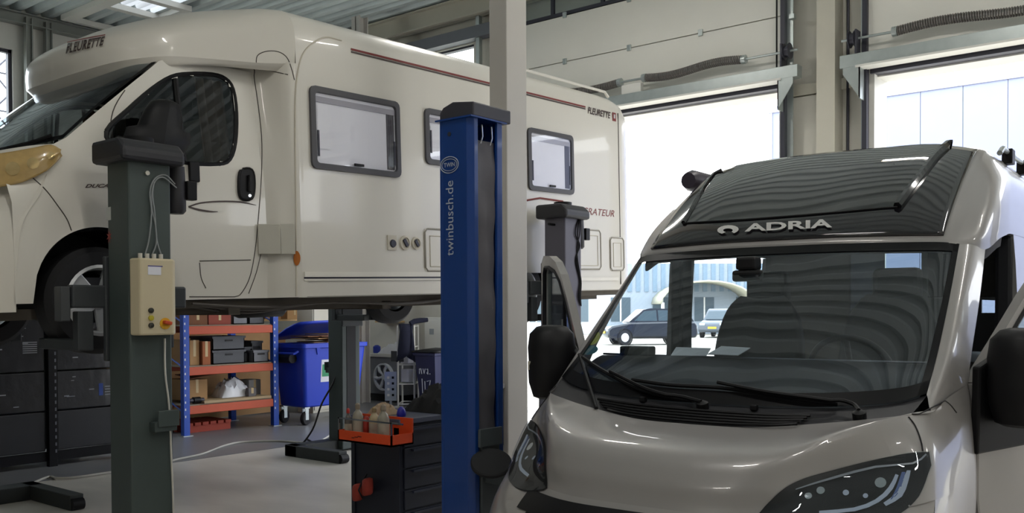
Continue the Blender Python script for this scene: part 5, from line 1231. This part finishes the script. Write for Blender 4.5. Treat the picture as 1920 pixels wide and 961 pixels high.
crumple('white_cloth', (q.x+.08, 11.96, .88), .34, .18, .22, mat('cloth_white', '#e6e8ee', 0.8), 'white cloth heap lying on the grey low cabinet', 'cloth', 21)
tag(box('wall_shelf', (q.x-.5, 11.95, 1.45), (q.x+.05, 12.19, 1.48), mat('shelf_wood', '#c9a878', 0.6)), 'small wooden wall shelf above the grey cabinet', 'shelf')
tag(MB().lathe([(.06, 0), (.07, .02), (.07, .12), (.03, .15)], (0, 0, 0), n=16).build('cleaner_jar', mat('jar_blue', '#2b3ea0', 0.4), loc=(q.x-.40, 11.9, .88), smooth=40), 'blue jar standing at the end of the grey cabinet', 'jar')

# ------------------------------------------------------------------ cables on the floor
def cable(name, pts, r_, m_, label):
    P_ = [pZ(p_[:2], r_+(p_[2] if len(p_) > 2 else .004)) for p_ in pts]
    return tag(MB().tube(spline(P_, 6), r_, 6).build(name, m_, smooth=60), label, 'cable')
cable('floor_cable', [(0, 925), (60, 905), (92, 893), (108, 896), (150, 893), (210, 884), (280, 874), (330, 861), (380, 850), (420, 835), (455, 828), (520, 826), (570, 829), (600, 826), (633, 806)], .012, CABW, 'pale cable running across the concrete floor below the motorhome')
cable('black_cable', [(575, 822), (590, 829), (605, 828), (622, 818), (632, 804)], .010, BLACKP, 'short black cable loop on the floor beside the far lift base')
hp = [Vector((-8.55, 7.30, 1.0)), Vector((-8.6, 7.25, .8)), Vector((-8.75, 7.2, .55)), Vector((-8.8, 7.1, .25)), Vector((-8.95, 7.0, .03)), Vector((-9.1, 6.95, .016))]
tag(MB().tube(spline(hp, 6), .011, 6).build('hanging_cable', BLACKP, smooth=60), 'black cable hanging from the far column lift to the floor', 'cable')

# ------------------------------------------------------------------ outside
PAVE = mat('pale_paving', '#aaa598', 0.8, var=0.08, scale=2)
struct(MB().box((-120, YB+.25, -.12), (80, 140, -.02)).box((-120, -60, -.12), (XL-.3, YB+.25, -.02)).box((XR+.3, -60, -.12), (80, YB+.25, -.02)).build('ground', PAVE))
CLAD = mat('blue_grey_cladding', '#747b96', 0.5, var=0.03, scale=2)
wh = thing('warehouse', 'large pale blue-grey warehouse clad in tall metal panels', 'building', (-12.1, 28.0, 0))
x = 0; pw = 1.12
while x < 34:
    box('cladding_panel', (x+.008, 0, .3), (x+pw-.008, .08, 7.85), CLAD, wh); x += pw
box('wall_core', (.0, .05, 0), (34, 14, 7.9), mat('warehouse_core', '#8a90a2', 0.7), wh); box('roof_trim', (-.05, -.05, 7.85), (34, .1, 8.05), mat('warehouse_trim', '#8a90a4', 0.5), wh); box('corner_trim', (-.05, -.03, 0), (.06, .1, 7.9), mat('warehouse_trim', '#8a90a4', 0.5), wh)
def car(label, loc, rz, paint, L_=4.4):
    t = thing('parked_car', label, 'car', loc, rz); k = L_/4.4; t.scale = (1, 1, 1.13)
    low_ = [(-2.2, .38), (-2.18, .68), (-2.0, .82), (-1.1, .98), (1.5, 1.02), (2.05, .98), (2.18, .85), (2.2, .45), (2.1, .30), (-2.1, .30)]
    MB().prism([(x*k, -.88, z) for x, z in low_], (0, 1.76, 0)).build('body', paint, t, bevel=.08, seg=3, smooth=40)
    top = [(-1.15, .95), (-.45, 1.52), (-.1, 1.58), (1.2, 1.56), (1.75, 1.40), (2.02, 1.0)]
    G0 = [Vector((x*k, -.82+.12*(z-.95)/.6, z)) for x, z in top]; G1 = [Vector((p_.x, -p_.y, p_.z)) for p_ in G0]
    cb = MB(); n = len(G0); cb.v = G0+G1; cb.f = [tuple(range(n)), tuple(range(n, 2*n))[::-1]]+[(i, n+i, n+i+1, i+1) for i in range(n-1)]
    cb.build('cabin', paint, t, smooth=30)
    GLD = mat('car_window_dark', '#3b4a52', 0.08)
    for s in (-1, 1):
        yv = lambda z: s*(.82-.12*(z-.95)/.6+.006)
        for pts in ([(-.92, 1.04), (-.40, 1.46), (.18, 1.50), (.2, 1.04)], [(.28, 1.04), (.26, 1.50), (1.1, 1.49), (1.2, 1.06)], [(1.28, 1.08), (1.2, 1.48), (1.5, 1.42), (1.7, 1.10)]):
            MB().add([Vector((x*k, yv(z), z)) for x, z in pts], [(0, 1, 2, 3) if s > 0 else (3, 2, 1, 0)]).build('window', GLD, t)
        for x in (-1.38, 1.32): 
            w_ = MB().lathe([(.18, -.1), (.31, -.1), (.33, -.06), (.33, .06), (.31, .1), (.18, .1)], (x*k, s*.82, .33), (0, s, 0), 24, cap=False).build('wheel', RUB, t, smooth=40); MB().lathe([(.20, .095), (.18, .11), (.05, .10), (.001, .10)], (x*k, s*.82, .33), (0, s, 0), 16).build('hubcap', ALLOY, w_, smooth=30)
            MB().lathe([(.39, .0), (.39, .02), (.33, .02)], (x*k, s*.875, .33), (0, s, 0), 24, cap=False).build('wheel_arch', BLACKP, t, smooth=30)
        box('sill', (-1.0*k, s*.86-.03, .28), (1.0*k, s*.86+.03, .36), BLACKP, t)
    MB().add([Vector((-1.13*k, -.7, 1.0)), Vector((-1.13*k, .7, 1.0)), Vector((-.47*k, .62, 1.5)), Vector((-.47*k, -.62, 1.5))], [(0, 1, 2, 3)]).build('windscreen', GLD, t)
    box('number_plate', (-2.22*k, -.26, .5), (-2.2*k, .26, .61), mat('plate_yellow', '#d8b62a', 0.5), t)
    for s in (-1, 1): box('headlamp', (-2.2*k, s*.62-.16, .68), (-2.1*k, s*.62+.16, .80), mat('lamp_glass', '#cdd6da', 0.2), t, .02)
    return t
r = ray((1216, 610)); p = Vector((r.x, r.y, 0))*46; car('black estate car parked on the paving outside the open door', (p.x, p.y, -.02), math.atan2(CR.y, CR.x)+.12, mat('car_black', '#0e1420', 0.15, coat=0.6), 4.5)
r = ray((1352, 590)); p = Vector((r.x, r.y, 0))*58; car('dark grey car with yellow plate parked farther away by the low building', (p.x, p.y, -.02), math.atan2(CR.y, CR.x)+1.1, mat('car_grey', '#3a434c', 0.2, coat=0.5), 4.3)
# low building with curved canopy
fr_ = ray((1250, 583)); o = Vector((fr_.x, fr_.y, 0))*66
lb = thing('low_building', 'low pale building with white curved canopy across the yard', 'building', (o.x, o.y, 0), math.atan2(CR.y, CR.x)+.05)
box('wall', (-16, 0, 0), (10, 8, 5.0), mat('far_wall', '#8f99a3', 0.7), lb)
for k in range(44): box('cladding_rib', (-16+.6*k, -.06, 3.0), (-16+.6*k+.3, 0, 5.0), mat('far_clad', '#6f8393', 0.6), lb)
for k in range(7): 
    w_ = box('window', (-13+3.0*k, -.04, .9), (-11.6+3.0*k, 0, 2.6), mat('far_glass', '#46545c', 0.2), lb); box('window_bar', (-12.35+3.0*k, -.06, .9), (-12.25+3.0*k, -.03, 2.6), WALLW, w_)
G = [[Vector((2.2+3.2*math.cos(a), y_, 2.1+1.5*math.sin(a))) for a in [math.pi*k/12 for k in range(13)]] for y_ in (-3.0, 0)]
MB().grid(G).build('canopy', mat('canopy_cream', '#b5b19c', 0.6), lb, smooth=60, solid=.12)
for x in (-.9, 5.3): MB().cyl((x, -2.9, 0), (x, -2.9, 2.2), .12, 10).build('canopy_post', WALLW, lb)
# lattice mast seen through the left window
q = pX((20, 180), -26.0); lm = thing('lattice_mast', 'slim grey lattice mast outside the left wall window', 'mast', (-26, q.y, 0))
for y_ in (-.45, .45): MB().cyl((0, y_, 0), (0, y_, 11), .05, 6).build('mast_leg', DARKM, lm)
for k in range(11):
    s = 1 if k % 2 else -1; MB().cyl((0, -.45*s, k), (0, .45*s, k+1), .025, 5).build('brace', DARKM, lm); MB().cyl((0, .45*s, k), (0, -.45*s, k+1), .025, 5).build('brace', DARKM, lm); MB().cyl((0, -.45, k), (0, .45, k), .025, 5).build('rung', DARKM, lm)
